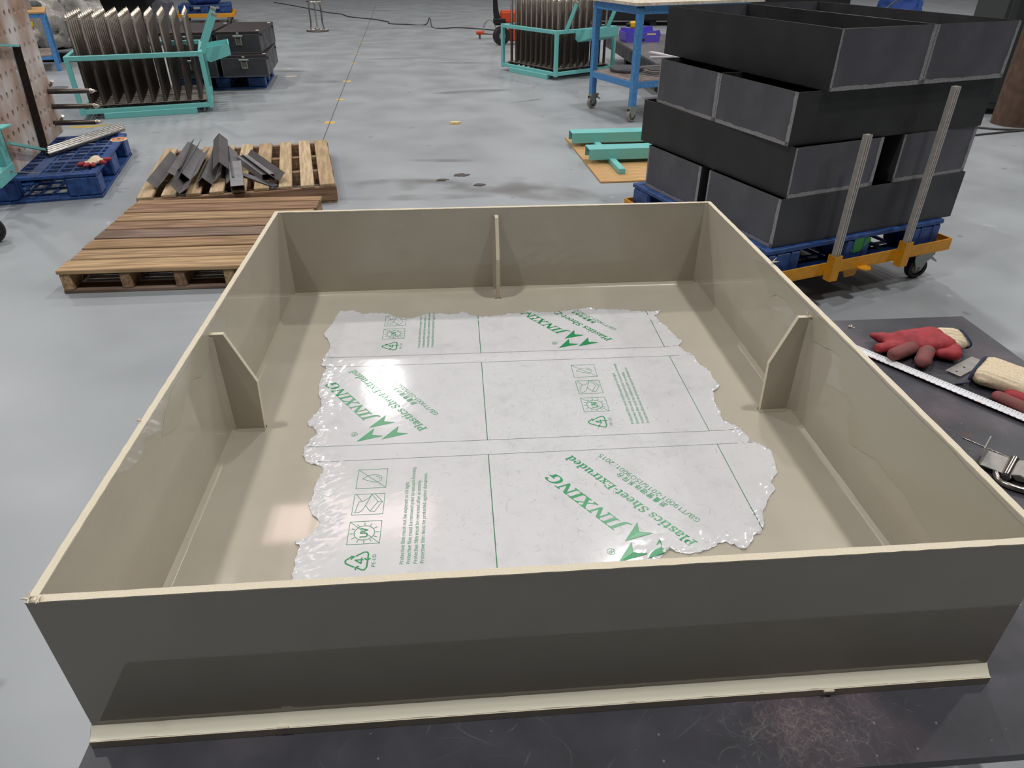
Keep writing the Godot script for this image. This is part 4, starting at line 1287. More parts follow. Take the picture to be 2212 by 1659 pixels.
func caster(t: Node3D, at: Transform3D, R: float, tyre: Material, fork: Material, top: float):   # swivel caster, contact point at the origin
	var c := Node3D.new()
	c.name = "caster"
	t.add_child(c, true)
	c.transform = at
	var st := mb()
	var w := R * 0.32
	lathe(st, [[R * 0.62, -w], [R * 0.9, -w], [R, -w * 0.55], [R, w * 0.55], [R * 0.9, w], [R * 0.62, w]], 24, TR(0, R, 0, 0, 90))
	obj("wheel", st, tyre, c)
	st = mb()
	lathe(st, [[0.0, -w * 0.7], [R * 0.62, -w * 0.6], [R * 0.62, w * 0.6], [0.0, w * 0.7]], 20, TR(0, R, 0, 0, 90))
	lathe(st, [[0.0, -w * 1.6], [R * 0.16, -w * 1.6], [R * 0.16, w * 1.6], [0.0, w * 1.6]], 12, TR(0, R, 0, 0, 90))
	obj("hub", st, M.caster_grey, c)
	st = mb()
	for s in [-1.0, 1.0]:
		prism(st, pv([-R * 0.24, R * 0.82, R * 0.24, R * 0.82, R * 0.55, R * 1.65, R * 0.95, R * 1.95, R * 0.95, R * 2.18, -R * 0.72, R * 2.18, -R * 0.66, R * 1.75]), R * 0.06, TR(0, 0, s * w * 1.35 - R * 0.03))
	bx(st, V3(R * 0.15, R * 2.2, 0), V3(R * 1.7, R * 0.1, w * 2.9))
	bx(st, V3(R * 0.3, (R * 2.24 + top) * 0.5, 0), V3(R * 1.6, maxf(top - R * 2.24, 0.004), w * 3.2))
	obj("fork", st, fork, c)
	st = mb()
	prism(st, pv([R * 0.9, R * 2.0, R * 1.7, R * 1.45, R * 1.75, R * 1.55, R * 1.0, R * 2.15]), w * 1.8, TR(0, 0, -w * 0.9))
	obj("brake_lever", st, M.zinc, c)

func build_stack():
	var P1 := [1.775, -2.368, 18.75]
	var P2 := [1.795, -2.377, 18.96]
	var P3 := [1.768, -2.399, 17.0]
	var P4 := [1.889, -2.402, 17.16]
	var at := func(P: Array, a: float, b: float, y: float, turn: float) -> Transform3D:
		var p := loc(P, a, b, y)
		return TR(p.x, p.y, p.z, P[2] + turn)
	var e := 0.0006
	steel_box(1.114, 0.498, 0.2185, at.call(P1, 0, 0, 0.32, 0), M.mill_steel, "black steel box in the stack's bottom layer, the one next to the beige tray")
	steel_box(1.114, 0.469, 0.2185, at.call(P1, 0, 0.561, 0.32, 0), M.mill_steel, "black steel box in the stack's bottom layer, behind, next to the teal beams")
	steel_box(1.14, 0.491, 0.2105, at.call(P2, 0.491, 0, 0.539 + e, 90), M.mill_steel_c, "black steel box in the stack's second layer from below, behind the shorter cart post")
	steel_box(1.14, 0.466, 0.2105, at.call(P2, 1.079, 0, 0.539 + e, 90), M.mill_steel, "black steel box in the stack's second layer from below, behind the taller cart post")
	steel_box(1.10, 0.516, 0.209, at.call(P3, 0, 0, 0.7505 + e, 0), M.mill_steel_c, "black steel box in the stack's third layer from below, on the beige tray's side")
	steel_box(1.10, 0.508, 0.209, at.call(P3, 0, 0.518, 0.7505 + e, 0), M.mill_steel, "black steel box in the stack's third layer from below, the rear one towards the trolley")
	steel_box(1.212, 0.4925, 0.224, at.call(P4, 0.4925, 0, 0.9605 + e, 90), M.mill_steel_c, "open black steel box on top of the stack, the one on the trolley's side")
	steel_box(1.212, 0.4775, 0.224, at.call(P4, 0.972, 0, 0.9605 + e, 90), M.mill_steel, "open black steel box on top of the stack, the one on the brown pipe's side")
	# blue pallet under them
	var pw := 1.09
	var pd := 1.12
	var pl: Transform3D = at.call(P1, -0.035, -0.02, 0.174, 0)
	var pp := plastic_pallet("plastic_pallet", "blue plastic pallet with a green paint splash, on the yellow cart under the steel boxes", pw, pd, 0.145, pl)
	var st := mb()
	var gp := rough_outline(pv([-0.06, 0.035, -0.02, 0.03, 0.02, 0.05, 0.055, 0.07, 0.04, 0.095, -0.05, 0.095]), 0.012, 3)
	prism(st, gp, 0.0008, TR(w_mid(pw), 0.03, -0.0012))
	obj("paint_splash", st, mat("green_spray", c8(58, 140, 66), 0.6), pp)
	# cart
	var t := thing("platform_cart", "yellow steel platform cart on grey casters carrying the blue pallet and black steel boxes", "cart", at.call(P1, -0.06, -0.055, 0.0, 0))
	var L := 1.17
	var D := 1.19
	var ch := 0.17
	for z in [0.0, -D]:
		var s := -1.0 if z == 0.0 else 1.0
		st = mb(); bx(st, V3(L * 0.5, ch + 0.0275, z + s * 0.003), V3(L, 0.055, 0.006), Transform3D(), 0.001); bx(st, V3(L * 0.5, ch, z + s * 0.026), V3(L, 0.006, 0.052)); obj("frame_angle", st, M.yellow_paint, t)
	for x in [0.0, L]:
		var s := 1.0 if x == 0.0 else -1.0
		st = mb(); bx(st, V3(x + s * 0.003, ch + 0.0275, -D * 0.5), V3(0.006, 0.055, D - 0.012), Transform3D(), 0.001); bx(st, V3(x + s * 0.026, ch, -D * 0.5), V3(0.052, 0.006, D - 0.1)); obj("frame_angle", st, M.yellow_paint, t)
	for x in [0.4, 0.8]:
		st = mb(); bx(st, V3(x, ch - 0.008, -D * 0.5), V3(0.05, 0.02, D - 0.06)); obj("cross_member", st, M.yellow_paint, t)
	for z in [0.021, -D - 0.021]:
		for x in [0.375, 0.815]:
			st = mb()
			for q in [[0.0, 0.0195, 0.045, 0.003], [0.0, -0.0195, 0.045, 0.003]]: bx(st, V3(x + q[0], 0.208, z + q[1]), V3(q[2], 0.12, q[3]))
			for sx in [-1.0, 1.0]: bx(st, V3(x + sx * 0.021, 0.208, z), V3(0.003, 0.12, 0.036))
			bx(st, V3(x, 0.15, z), V3(0.042, 0.004, 0.038))
			obj("post_socket", st, M.yellow_paint, t)
	st = mb(); prism(st, pv([-0.03, 0, 0.03, 0, 0.03, 0.03, 0.012, 0.05, -0.012, 0.05, -0.03, 0.03]), 0.006, TR(0.58, 0.176, 0.0, 0, 90)); obj("tow_eye", st, M.yellow_paint, t)
	st = mb(); prism(st, pv([-0.05, 0, 0.05, 0, 0.03, -0.05, -0.03, -0.05]), 0.008, TR(0.55, 0.168, -0.03)); obj("bracket", st, M.yellow_paint, t)
	for q in [[1.08, -0.08], [0.09, -0.08], [1.08, -1.11], [0.09, -1.11]]:
		caster(t, TR(q[0], 0, q[1], -12), 0.057, M.black_rubber, M.zinc, 0.166)
	# loose posts standing in the front sockets
	for k in [[0.375, 0.795, "shorter grey ribbed steel post standing in the cart's near socket"], [0.815, 0.953, "taller grey ribbed steel post in the cart's other socket, reaching the top boxes"]]:
		st = mb()
		prism(st, pv([-0.015, -0.012, 0.015, -0.012, 0.015, 0.012, 0.009, 0.012, 0.009, 0.006, 0.003, 0.006, 0.003, 0.012, -0.003, 0.012, -0.003, 0.006, -0.009, 0.006, -0.009, 0.012, -0.015, 0.012]), k[1] - 0.153, Transform3D(Basis(Vector3.RIGHT, Vector3(0, 0, 1), Vector3.DOWN), V3(0, k[1] - 0.153, 0)))
		var o := obj("steel_post", st, M.post_steel)
		tag(o, k[2], "post")
		var q := loc(P1, -0.06 + k[0], -0.055 - 0.021, 0.153)
		o.transform = TR(q.x, q.y, q.z, P1[2])

func w_mid(w: float) -> float: return w * 0.5 + 0.02

# ---------------------------------------------------------------- wooden pallets and the angle steel on one of them
func board(st: SurfaceTool, c: Vector3, s: Vector3):   # sawn board, a little out of true
	bx(st, c, s + V3(rng.randf_range(-0.006, 0.006) if s.x > 0.5 else 0.0, 0, 0), TR(0, 0, 0, 0.0), 0.003)

func build_wood_pallets():
	# front pallet: eight closely set boards across, stringers front to back
	var t := thing("wooden_pallet", "worn brown wooden pallet with closely set boards, empty, beside the beige tray", "wooden pallet", TR(-1.54, 0, -2.826, 0.57))
	var w := 1.103
	var h := 0.122
	var rows := [[0.0, 0.135], [0.145, 0.273], [0.293, 0.422], [0.442, 0.566], [0.583, 0.702], [0.721, 0.846], [0.866, 0.998], [1.012, 1.097]]
	var tn := [0, 1, 4, 2, 3, 5, 0, 2]
	tn = [4, 1, 0, 3, 2, 1, 5, 0]
	for i in rows.size():
		var r: Array = rows[i]
		var st := mb()
		board(st, V3(w * 0.5 + rng.randf_range(-0.006, 0.006), h - 0.0105 + rng.randf_range(-0.001, 0.001), -(r[0] + r[1]) * 0.5), V3(w, 0.021, r[1] - r[0]))
		obj("deck_board", st, M["wood%d" % tn[i]], t)
	for i in 5:
		var x: float = [0.028, 0.306, 0.562, 0.80, 1.075][i]
		var st := mb()
		bx(st, V3(x, 0.0595, -0.5485), V3(0.05, 0.081, 1.085), Transform3D(), 0.003)
		obj("stringer", st, M["woodz%d" % (i % 3)], t)
	for i in 5:
		var z: float = [0.055, 0.29, 0.54, 0.79, 1.04][i]
		var st := mb(); board(st, V3(w * 0.5, 0.0095, -z), V3(w, 0.018, 0.1)); obj("bottom_board", st, M["wood%d" % [3, 2, 5][i % 3]], t)
	# rear pallet: nine pale boards front to back over dark beams; built with the boards along local x and turned
	var P := [-1.577, -3.944, 10.75]
	t = thing("wooden_pallet", "pale wooden pallet with wide gaps between its boards, holding angle steel offcuts", "wooden pallet", TR(P[0], 0, P[1], P[2]))
	h = 0.129
	var cols := [[0.004, 0.093], [0.144, 0.232], [0.286, 0.374], [0.426, 0.512], [0.562, 0.648], [0.695, 0.79], [0.848, 0.933], [0.987, 1.073], [1.107, 1.204]]
	for i in cols.size():
		var c: Array = cols[i]
		var st := mb()
		bx(st, V3(0.626, h - 0.01 + rng.randf_range(-0.001, 0.001), 0), V3(1.235 + rng.randf_range(-0.02, 0.02), 0.02, c[1] - c[0]), Transform3D(), 0.003)
		var o := obj("deck_board", st, M["pale%d" % ((i * 2) % 3)], t)
		o.transform = TR((c[0] + c[1]) * 0.5, 0, 0, 90)
	for i in 4:
		var z: float = [0.025, 0.43, 0.83, 1.23][i]
		var st := mb(); bx(st, V3(0.606, 0.0635, -z), V3(1.21, 0.09, 0.045), Transform3D(), 0.003); obj("stringer", st, M["wood%d" % [5, 2, 0, 2][i]], t)
	for i in 5:
		var x: float = [0.05, 0.33, 0.605, 0.88, 1.16][i]
		var st := mb(); bx(st, V3(0.63, 0.009, 0), V3(1.24, 0.0178, 0.095), Transform3D(), 0.003)
		var o := obj("bottom_board", st, M["wood%d" % [2, 4, 0][i % 3]], t)
		o.transform = TR(x, 0, 0, 90)
	# offcuts: [near x, y, z, far x, y, z, roll, profile, material, label]
	var L := [-0.001, -0.001, 0.072, -0.001, 0.072, 0.0015, 0.0015, 0.0015, 0.0015, 0.066, -0.001, 0.066]
	var U := [-0.04, 0.0, 0.04, 0.0, 0.04, 0.05, 0.038, 0.05, 0.038, 0.002, -0.038, 0.002, -0.038, 0.05, -0.04, 0.05]
	var Z := [-0.052, 0.05, -0.05, 0.05, -0.002, 0.0022, 0.03, 0.034, 0.03, 0.032, 0.0, -0.001]
	var g := "steel profile offcuts on the pale wooden pallet"
	for q in [
		[-1.505, 0.134, -4.12, -1.60, 0.136, -4.86, 48, L, "steel_angle", "angle steel offcut at the pile's outer end towards the blue pallet, open side up"],
		[-1.44, 0.18, -4.29, -1.575, 0.186, -5.02, 140, L, "steel_angle", "angle steel offcut lying on the outermost one, ridge up, towards the blue pallet"],
		[-1.325, 0.134, -3.99, -1.475, 0.137, -4.80, 60, L, "steel_angle", "angle steel offcut beside the outermost pair, its near end sticking out forwards"],
		[-1.385, 0.175, -4.20, -1.50, 0.18, -5.0, 35, L, "steel_angle", "long angle steel offcut leaning open side up against the one that sticks out forwards"],
		[-1.315, 0.16, -4.20, -1.42, 0.164, -4.87, 50, L, "steel_angle_b", "angle steel offcut with a bright edge between the leaning one and the ridge up one"],
		[-1.215, 0.195, -4.13, -1.30, 0.2, -4.66, 225, L, "steel_angle", "angle steel offcut lying ridge up below and before the topmost one"],
		[-1.175, 0.14, -4.22, -1.33, 0.143, -5.02, 45, L, "steel_angle_b", "angle steel offcut at the very bottom under the pile's middle"],
		[-1.137, 0.252, -4.28, -1.345, 0.262, -5.06, 226, L, "steel_angle", "topmost angle steel offcut, ridge up in the middle of the pile"],
		[-1.03, 0.19, -4.16, -1.26, 0.196, -4.95, 228, L, "steel_angle_b", "angle steel offcut propped between the topmost one and the flat channel standing apart"],
		[-0.962, 0.18, -3.985, -1.12, 0.186, -4.56, 180, U, "steel_angle_b", "flat topped steel channel standing apart, near end past the boards' middle"],
		[-0.838, 0.17, -4.27, -1.115, 0.178, -4.74, 184, U, "steel_angle_b", "flat topped steel channel lying askew beside the rear gaps of the pale pallet"],
		[-0.752, 0.145, -4.19, -1.105, 0.15, -4.80, 42, L, "steel_angle", "outermost angle steel offcut, lying askew beside the askew flat channel"]]:
		var a := V3(q[0], q[1], q[2]); var b := V3(q[3], q[4], q[5])
		var z := (b - a).normalized()
		var x := Vector3.UP.cross(z).normalized()
		var y := z.cross(x)
		var bas := Basis(x, y, z).rotated(z, deg_to_rad(q[6]))
		var st := mb()
		prism(st, pv(q[7]), a.distance_to(b), Transform3D(bas, Vector3.ZERO))
		var o := obj("steel_offcut", st, M[q[8]])
		o.position = a
		tag(o, q[9], "angle steel", g)
	var st := mb()
	beam(st, V3(-1.04, 0.14, -4.40), V3(-0.765, 0.134, -4.12), 0.045, 0.004)
	for k in 4:
		var p := V3(-1.04, 0.1425, -4.40).lerp(V3(-0.765, 0.1365, -4.12), 0.2 + 0.2 * k)
		lathe(st, [[0.006, 0.0], [0.009, 0.0012], [0.012, 0.0]], 8, Transform3D(Basis(), p))
	tag(obj("flat_strip", st, M.mill_steel_b), "short dark flat steel strip with holes under the two askew offcuts", "steel strip")

# ---------------------------------------------------------------- blue pallet at the left with the tipped rack
func build_left_rig():
	var y0 := 0.167
	plastic_pallet("plastic_pallet", "dirty blue plastic pallet carrying the upright perforated plate and four bright tubes", 1.163, 1.186, y0, TR(-3.122, 0, -4.16, 11.63), 14, 12)
	# frame of the plate: along = away from the camera, up tilted a little, n = towards the right
	var ya := -0.205
	var al := V3(sin(ya), 0, -cos(ya))
	var n0 := V3(cos(ya), 0, sin(ya))
	var up := (Vector3.UP * cos(0.0273) + n0 * sin(0.0273)).normalized()
	var n := al.cross(up).normalized() * -1.0
	if n.dot(n0) < 0.0: n = -n
	var O := V3(-2.488, y0, -4.404)
	var B := Transform3D(Basis(-al, up, n), O)     # local x towards the camera, y up, z to the right
	var t := thing("tipped_rack", "teal rack tipped on its side, its rust streaked perforated plate upright on the blue pallet", "rack")
	var st := mb()
	sheet_holes(st, 11, 9, 0.1126, 0.1116, 0.0205, 0.018, 0.017, 0.045, B * Transform3D(Basis(), V3(-1.27, 0.0, -0.018)), 16)
	obj("perforated_plate", st, M.rust_plate, t)
	st = mb(); beam(st, B * V3(-0.612, 0.0, 0.035), B * V3(-0.70, 0.69, 0.035), 0.05, 0.006, n, 0.001); beam(st, B * V3(-0.588, 0.0, 0.03), B * V3(-0.676, 0.69, 0.03), 0.006, 0.05, n, 0.001); obj("upright", st, M.rusty_bar, t)
	st = mb(); beam(st, B * V3(-0.66, 0.69, 0.04), B * V3(0.1, 0.785, 0.04), 0.03, 0.012); obj("arm", st, M.teal, t)
	st = mb(); beam(st, B * V3(-0.585, 0.012, 0.045), B * V3(0.09, 0.215, 0.045), 0.022, 0.016); obj("arm", st, M.teal, t)
	st = mb(); beam(st, B * V3(0.075, 0.0, -0.02), B * V3(0.09, 0.42, -0.02), 0.1, 0.05, n, 0.002); bx(st, B * V3(0.12, 0.32, 0.0), V3(0.16, 0.012, 0.12), TR(0, 0, 0, 0), 0.002); obj("near_post", st, M.teal, t)
	st = mb(); beam(st, B * V3(0.02, 0.04, -0.03), B * V3(0.34, 0.04, -0.03), 0.08, 0.08, Vector3.UP, 0.003); beam(st, B * V3(0.28, 0.0, -0.03), B * V3(0.28, 0.78, -0.03), 0.05, 0.05, n, 0.003); obj("base_rail", st, M.teal, t)
	st = mb()
	for q in [[-1.18, 0.50], [-1.19, 0.24]]: tube(st, [B * V3(q[0] - 0.06, q[1] - 0.19, -0.02), B * V3(q[0] - 0.1, q[1] - 0.15, 0.01), B * V3(q[0] - 0.07, q[1] - 0.12, 0.03)], 0.012, 8)
	obj("clamp_wire", st, M.bright_steel, t)
	for q in [[-1.172, 0.316], [-1.17, 0.2055], [-1.115, 0.095]]:
		st = mb()
		lathe(st, [[0.0, -0.02], [0.019, -0.02], [0.019, 0.29], [0.0175, 0.291]], 16, B * Transform3D(Basis(Vector3.RIGHT, V3(0, 0, 1), Vector3.DOWN), V3(q[0], q[1], 0.0)))
		var o := obj("steel_tube", st, M.tube_steel)
		st = mb()
		lathe(st, [[0.0175, 0.291], [0.017, 0.296], [0.02, 0.3], [0.0, 0.345]], 16, B * Transform3D(Basis(Vector3.RIGHT, V3(0, 0, 1), Vector3.DOWN), V3(q[0], q[1], 0.0)))
		obj("pointed_tip", st, M.tip_steel, o)
		tag(o, "pointed steel tube sticking out of the upright perforated plate, " + ["the topmost of three", "the middle one of three", "the lowest of three"][[0.316, 0.2055, 0.095].find(q[1])], "tube")
	# four bright tubes on the pallet
	for k in 4:
		st = mb()
		var a := V3(-2.56 + 0.027 * k, y0 + 0.0195, -4.985 + 0.056 * k)
		var b := V3(-2.335 + 0.027 * k, y0 + 0.0195, -5.765 + 0.056 * k)
		rod(st, a, b, 0.0165, 16)
		var o := obj("steel_tube", st, M.tube_bundle)
		st = mb(); rod(st, a + (a - b).normalized() * 0.0006, a + (b - a).normalized() * 0.002, 0.0142, 14); obj("bore", st, M.dark_iron, o)
		tag(o, "polished steel tube lying on the blue pallet, " + ["the one next to the perforated plate", "second from the perforated plate", "third from the perforated plate", "fourth from the perforated plate, by the disc"][k], "tube")
	# grinding disc
	var dt := thing("grinding_disc", "round printed grinding disc on the far corner of the blue pallet beside the tubes", "grinding disc", TR(-2.19, y0 + 0.001, -5.32, 0, 3))
	st = mb(); lathe(st, [[0.012, 0.006], [0.058, 0.005], [0.062, 0.001], [0.012, 0.0]], 28); obj("disc", st, M.glove_cream, dt)
	st = mb(); lathe(st, [[0.024, 0.0062], [0.048, 0.0062]], 28); obj("label_ring", st, mat("disc_label", c8(214, 120, 60), 0.5), dt)
	st = mb(); lathe(st, [[0.0, 0.0066], [0.016, 0.0066], [0.018, 0.005]], 16); obj("hub_ring", st, M.bright_steel, dt)
	# small glove on the pallet
	var gt := thing("work_glove", "white knitted work glove with red fingertips lying on the blue pallet's near corner", "glove")
	var c := V3(-2.075, y0 + 0.02, -4.62)
	var fd := [V3(-0.075, -0.006, 0.065), V3(-0.02, -0.006, 0.098), V3(0.025, -0.006, 0.09), V3(0.085, 0.004, 0.06), V3(0.088, 0.006, -0.02)]
	var body := [[c, c + V3(-0.01, 0, -0.05), 0.035, 0.03]]
	for f in fd: body.append([c, c + f * 0.7, 0.02, 0.013])
	obj("knit", nets(body, 0.005, 0.014, 1.2, 0.002, y0 + 0.001, 60.0), M.glove_cream, gt)
	for f in fd:
		obj("coated_tip", nets([[c + f * 0.72, c + f * 1.05, 0.0155, 0.0145]], 0.004, 0.006, 1.1, 0.001, y0 + 0.001, 60.0), M.glove_red, gt)
	# black gripped tool
	var tt := thing("hand_tool", "long tool with a black grip and thin steel rod in front of the tipped rack", "hand tool")
	st = mb(); tube(st, [V3(-2.66, y0 + 0.10, -4.21), V3(-2.56, y0 + 0.07, -4.25), V3(-2.50, y0 + 0.055, -4.27)], [0.02, 0.02, 0.015], 12); obj("grip", st, M.black_rubber, tt)
	st = mb(); tube(st, [V3(-2.50, y0 + 0.055, -4.27), V3(-2.42, y0 + 0.04, -4.30), V3(-2.30, y0 + 0.02, -4.34)], [0.006, 0.004, 0.003], 8); obj("shank", st, M.bright_steel, tt)
	# wheel of a cart that stands out of frame at the left
	var wt := thing("cart_wheel", "black rubber caster wheel on the bare floor between the blue and the brown pallet", "wheel")
	st = mb()
	lathe(st, [[0.05, -0.024], [0.068, -0.024], [0.075, -0.014], [0.075, 0.014], [0.068, 0.024], [0.05, 0.024]], 28, TR(0, 0.075, 0, 35, 90)); obj("tyre", st, M.black_rubber, wt)
	st = mb(); lathe(st, [[0.0, -0.02], [0.05, -0.018], [0.05, 0.018], [0.0, 0.02]], 24, TR(0, 0.075, 0, 35, 90)); obj("hub", st, M.caster_grey, wt)
	wt.position = V3(-2.255, 0, -3.575)

# ---------------------------------------------------------------- teal racks full of tubes
func rack(L: float, D: float, at: Transform3D, label: String) -> Node3D:   # origin front left on the floor, tongue on the +x face
	var t := thing("tube_rack", label, "rack", at)
	var h := 0.56
	var s := 0.042
	for x in [s * 0.5, L - s * 0.5]:
		for z in [-s * 0.5, -D + s * 0.5]:
			var st := mb(); bx(st, V3(x, 0.3, z), V3(s, 0.52, s), Transform3D(), 0.003); obj("post", st, M.teal, t)
	for y in [h - s * 0.5, 0.07]:
		for z in [-s * 0.5, -D + s * 0.5]:
			var st := mb(); bx(st, V3(L * 0.5, y, z), V3(L - 2 * s + 0.002, s, s - 0.001), Transform3D(), 0.003); obj("rail", st, M.teal, t)
		for x in [s * 0.5, L - s * 0.5]:
			var st := mb(); bx(st, V3(x, y, -D * 0.5), V3(s - 0.001, s, D - 2 * s + 0.002), Transform3D(), 0.003); obj("rail", st, M.teal, t)
	for z in [-0.02, -D + 0.02]:
		var st := mb(); bx(st, V3(L * 0.5 + 0.02, 0.0275, z + 0.008), V3(L * 0.7, 0.055, 0.05), Transform3D(), 0.003); obj("skid", st, M.teal, t)
	var st := mb()
	sheet_holes(st, 10, 8, (L - 0.1) / 10.0, (D - 0.1) / 8.0, 0.021, 0.01, 0.0, 0.0, TR(0.05, 0.104, -0.05, 0, -90), 16)
	obj("perforated_base", st, M.shelf_steel, t)
	# tongue side
	for z in [-0.15, -0.83]:
		st = mb(); beam(st, V3(L - 0.01, h - 0.03, z * D), V3(L + 0.17, h + 0.30, z * D), 0.055, 0.014, Vector3.BACK, 0.002)
		var b := obj("flared_bar", st, M.teal, t)
		st = mb(); beam(st, V3(L + 0.163, h + 0.287, z * D), V3(L + 0.18, h + 0.32, z * D), 0.06, 0.02, Vector3.BACK, 0.008); obj("end_pad", st, M.caster_grey, b)
	st = mb()
	prism(st, pv([0.0, 0.0, 0.05, -0.03, 0.26, 0.03, 0.26, 0.13, 0.25, 0.13, 0.25, 0.04, 0.05, -0.018, 0.008, 0.012, 0.008, 0.10, 0.0, 0.10]), D * 0.46, TR(L, h - 0.11, -D * 0.76))
	for z in [-0.76, -0.305]: prism(st, pv([0.0, 0.0, 0.05, -0.03, 0.26, 0.03, 0.26, 0.13, 0.0, 0.10]), 0.006, TR(L, h - 0.11, D * z))
	obj("chute", st, M.teal, t)
	return t

func build_racks():
	mottled("shelf_steel", c8(150, 140, 132), c8(186, 176, 168), 0.35, Vector3.ONE * 3.0, 0.02, 0.6, 0.5, 90)
	var a1 := TR(-3.184, 0, -6.896, 15.86)
	var a2 := TR(1.056, 0, -9.796, -56.32)
	rack(1.206, 1.05, a1, "teal steel rack full of upright pointed tubes, beside the black latched cases")
	rack(1.118, 1.036, a2, "teal steel rack full of upright pointed tubes, beside the blue trolley")
	# one tube, then copies: body and pointed tip in one mesh
	var st := mb(); lathe(st, [[0.0, 0.0], [0.018, 0.0], [0.018, 0.765], [0.0165, 0.766]], 12)
	var tip := mb(); lathe(st, [[0.0165, 0.766], [0.016, 0.77]], 12)
	lathe(tip, [[0.016, 0.77], [0.0185, 0.774], [0.0, 0.824]], 12)
	st.generate_normals(); tip.generate_normals()
	var mesh := st.commit()
	mesh.surface_set_material(0, M.tube_steel)
	mesh = tip.commit(mesh)
	mesh.surface_set_material(1, M.tip_steel)
	var proto: MeshInstance3D = null
	for k in 2:
		var L: float = [1.206, 1.118][k]
		var D: float = [1.05, 1.036][k]
		for i in 10:
			for j in 8:
				var at: Transform3D = [a1, a2][k] * TR(0.05 + (i + 0.5) * (L - 0.1) / 10.0, 0.078, -0.05 - (j + 0.5) * (D - 0.1) / 8.0)
				var lb: String = ["upright steel tube with pointed tip standing in the teal rack by the latched cases", "upright steel tube with pointed tip standing in the teal rack by the blue trolley"][k]
				var gr: String = ["upright tubes in the rack by the latched cases", "upright tubes in the rack by the blue trolley"][k]
				if proto == null:
					proto = MeshInstance3D.new()
					proto.mesh = mesh
					proto.name = numbered("steel_tube")
					add_child(proto)
					proto.transform = at
					tag(proto, lb, "tube", gr)
				else:
					var c: MeshInstance3D = proto.duplicate()
					c.name = numbered("steel_tube")
					add_child(c)
					c.transform = at
					tag(c, lb, "tube", gr)

# ---------------------------------------------------------------- left background
func latched_case(P: Array, w: float, d: float, y0: float, y1: float, label: String):   # front face at local z = 0
	var p := loc(P, 0, 0, y0)
	var h := y1 - y0
	var t := thing("latched_case", label, "metal case", TR(p.x, p.y, p.z, P[2]), "black latched steel cases beside a teal rack")
	var st := mb(); bx(st, V3(w * 0.5, h * 0.44, -d * 0.5), V3(w, h * 0.88, d), Transform3D(), 0.004); obj("body", st, M.mill_steel, t)
	st = mb(); bx(st, V3(w * 0.5, h * 0.94, -d * 0.5), V3(w + 0.006, h * 0.118, d + 0.006), Transform3D(), 0.004); obj("lid", st, M.case_lid, t)
	st = mb()
	for q in [[w * 0.5, 0.006, w, 0.012], [w * 0.5, h * 0.85, w, 0.01]]: bx(st, V3(q[0], q[1], 0.001), V3(q[2], q[3], 0.003))
	for x in [0.006, w - 0.006]: bx(st, V3(x, h * 0.44, 0.001), V3(0.012, h * 0.85, 0.003))
	obj("edge_frame", st, M.ground_seam_dark, t)
	st = mb()
	bx(st, V3(w * 0.5, h * 0.52, 0.006), V3(0.075, h * 0.34, 0.008), Transform3D(), 0.002)
	var l := obj("latch", st, M.zinc_dark, t)
	st = mb(); bx(st, V3(w * 0.5, h * 0.78, 0.012), V3(0.11, h * 0.09, 0.014), Transform3D(), 0.004); bx(st, V3(w * 0.5, h * 0.9, 0.008), V3(0.03, h * 0.1, 0.012), Transform3D(), 0.003); obj("lever", st, M.zinc, l)
	st = mb(); tube(st, [V3(w * 0.5 - 0.03, h * 0.76, 0.014), V3(w * 0.5 - 0.03, h * 0.42, 0.016), V3(w * 0.5 + 0.03, h * 0.42, 0.016), V3(w * 0.5 + 0.03, h * 0.76, 0.014)], 0.004, 6); obj("bail", st, M.zinc, l)
	for z in [-0.08, -d + 0.12]:
		st = mb(); lathe(st, [[0.0, 0.012], [0.014, 0.01], [0.018, 0.0]], 10, TR(w + 0.003, h * 0.82, z, 0, 0, -90)); obj("stud", st, M.dark_iron, t)
	for z in [-0.1, -d + 0.12]:
		st = mb(); bx(st, V3(w - 0.03, h + 0.0006, z), V3(0.035, 0.001, 0.05)); obj("sticker", st, M.sticker, t)

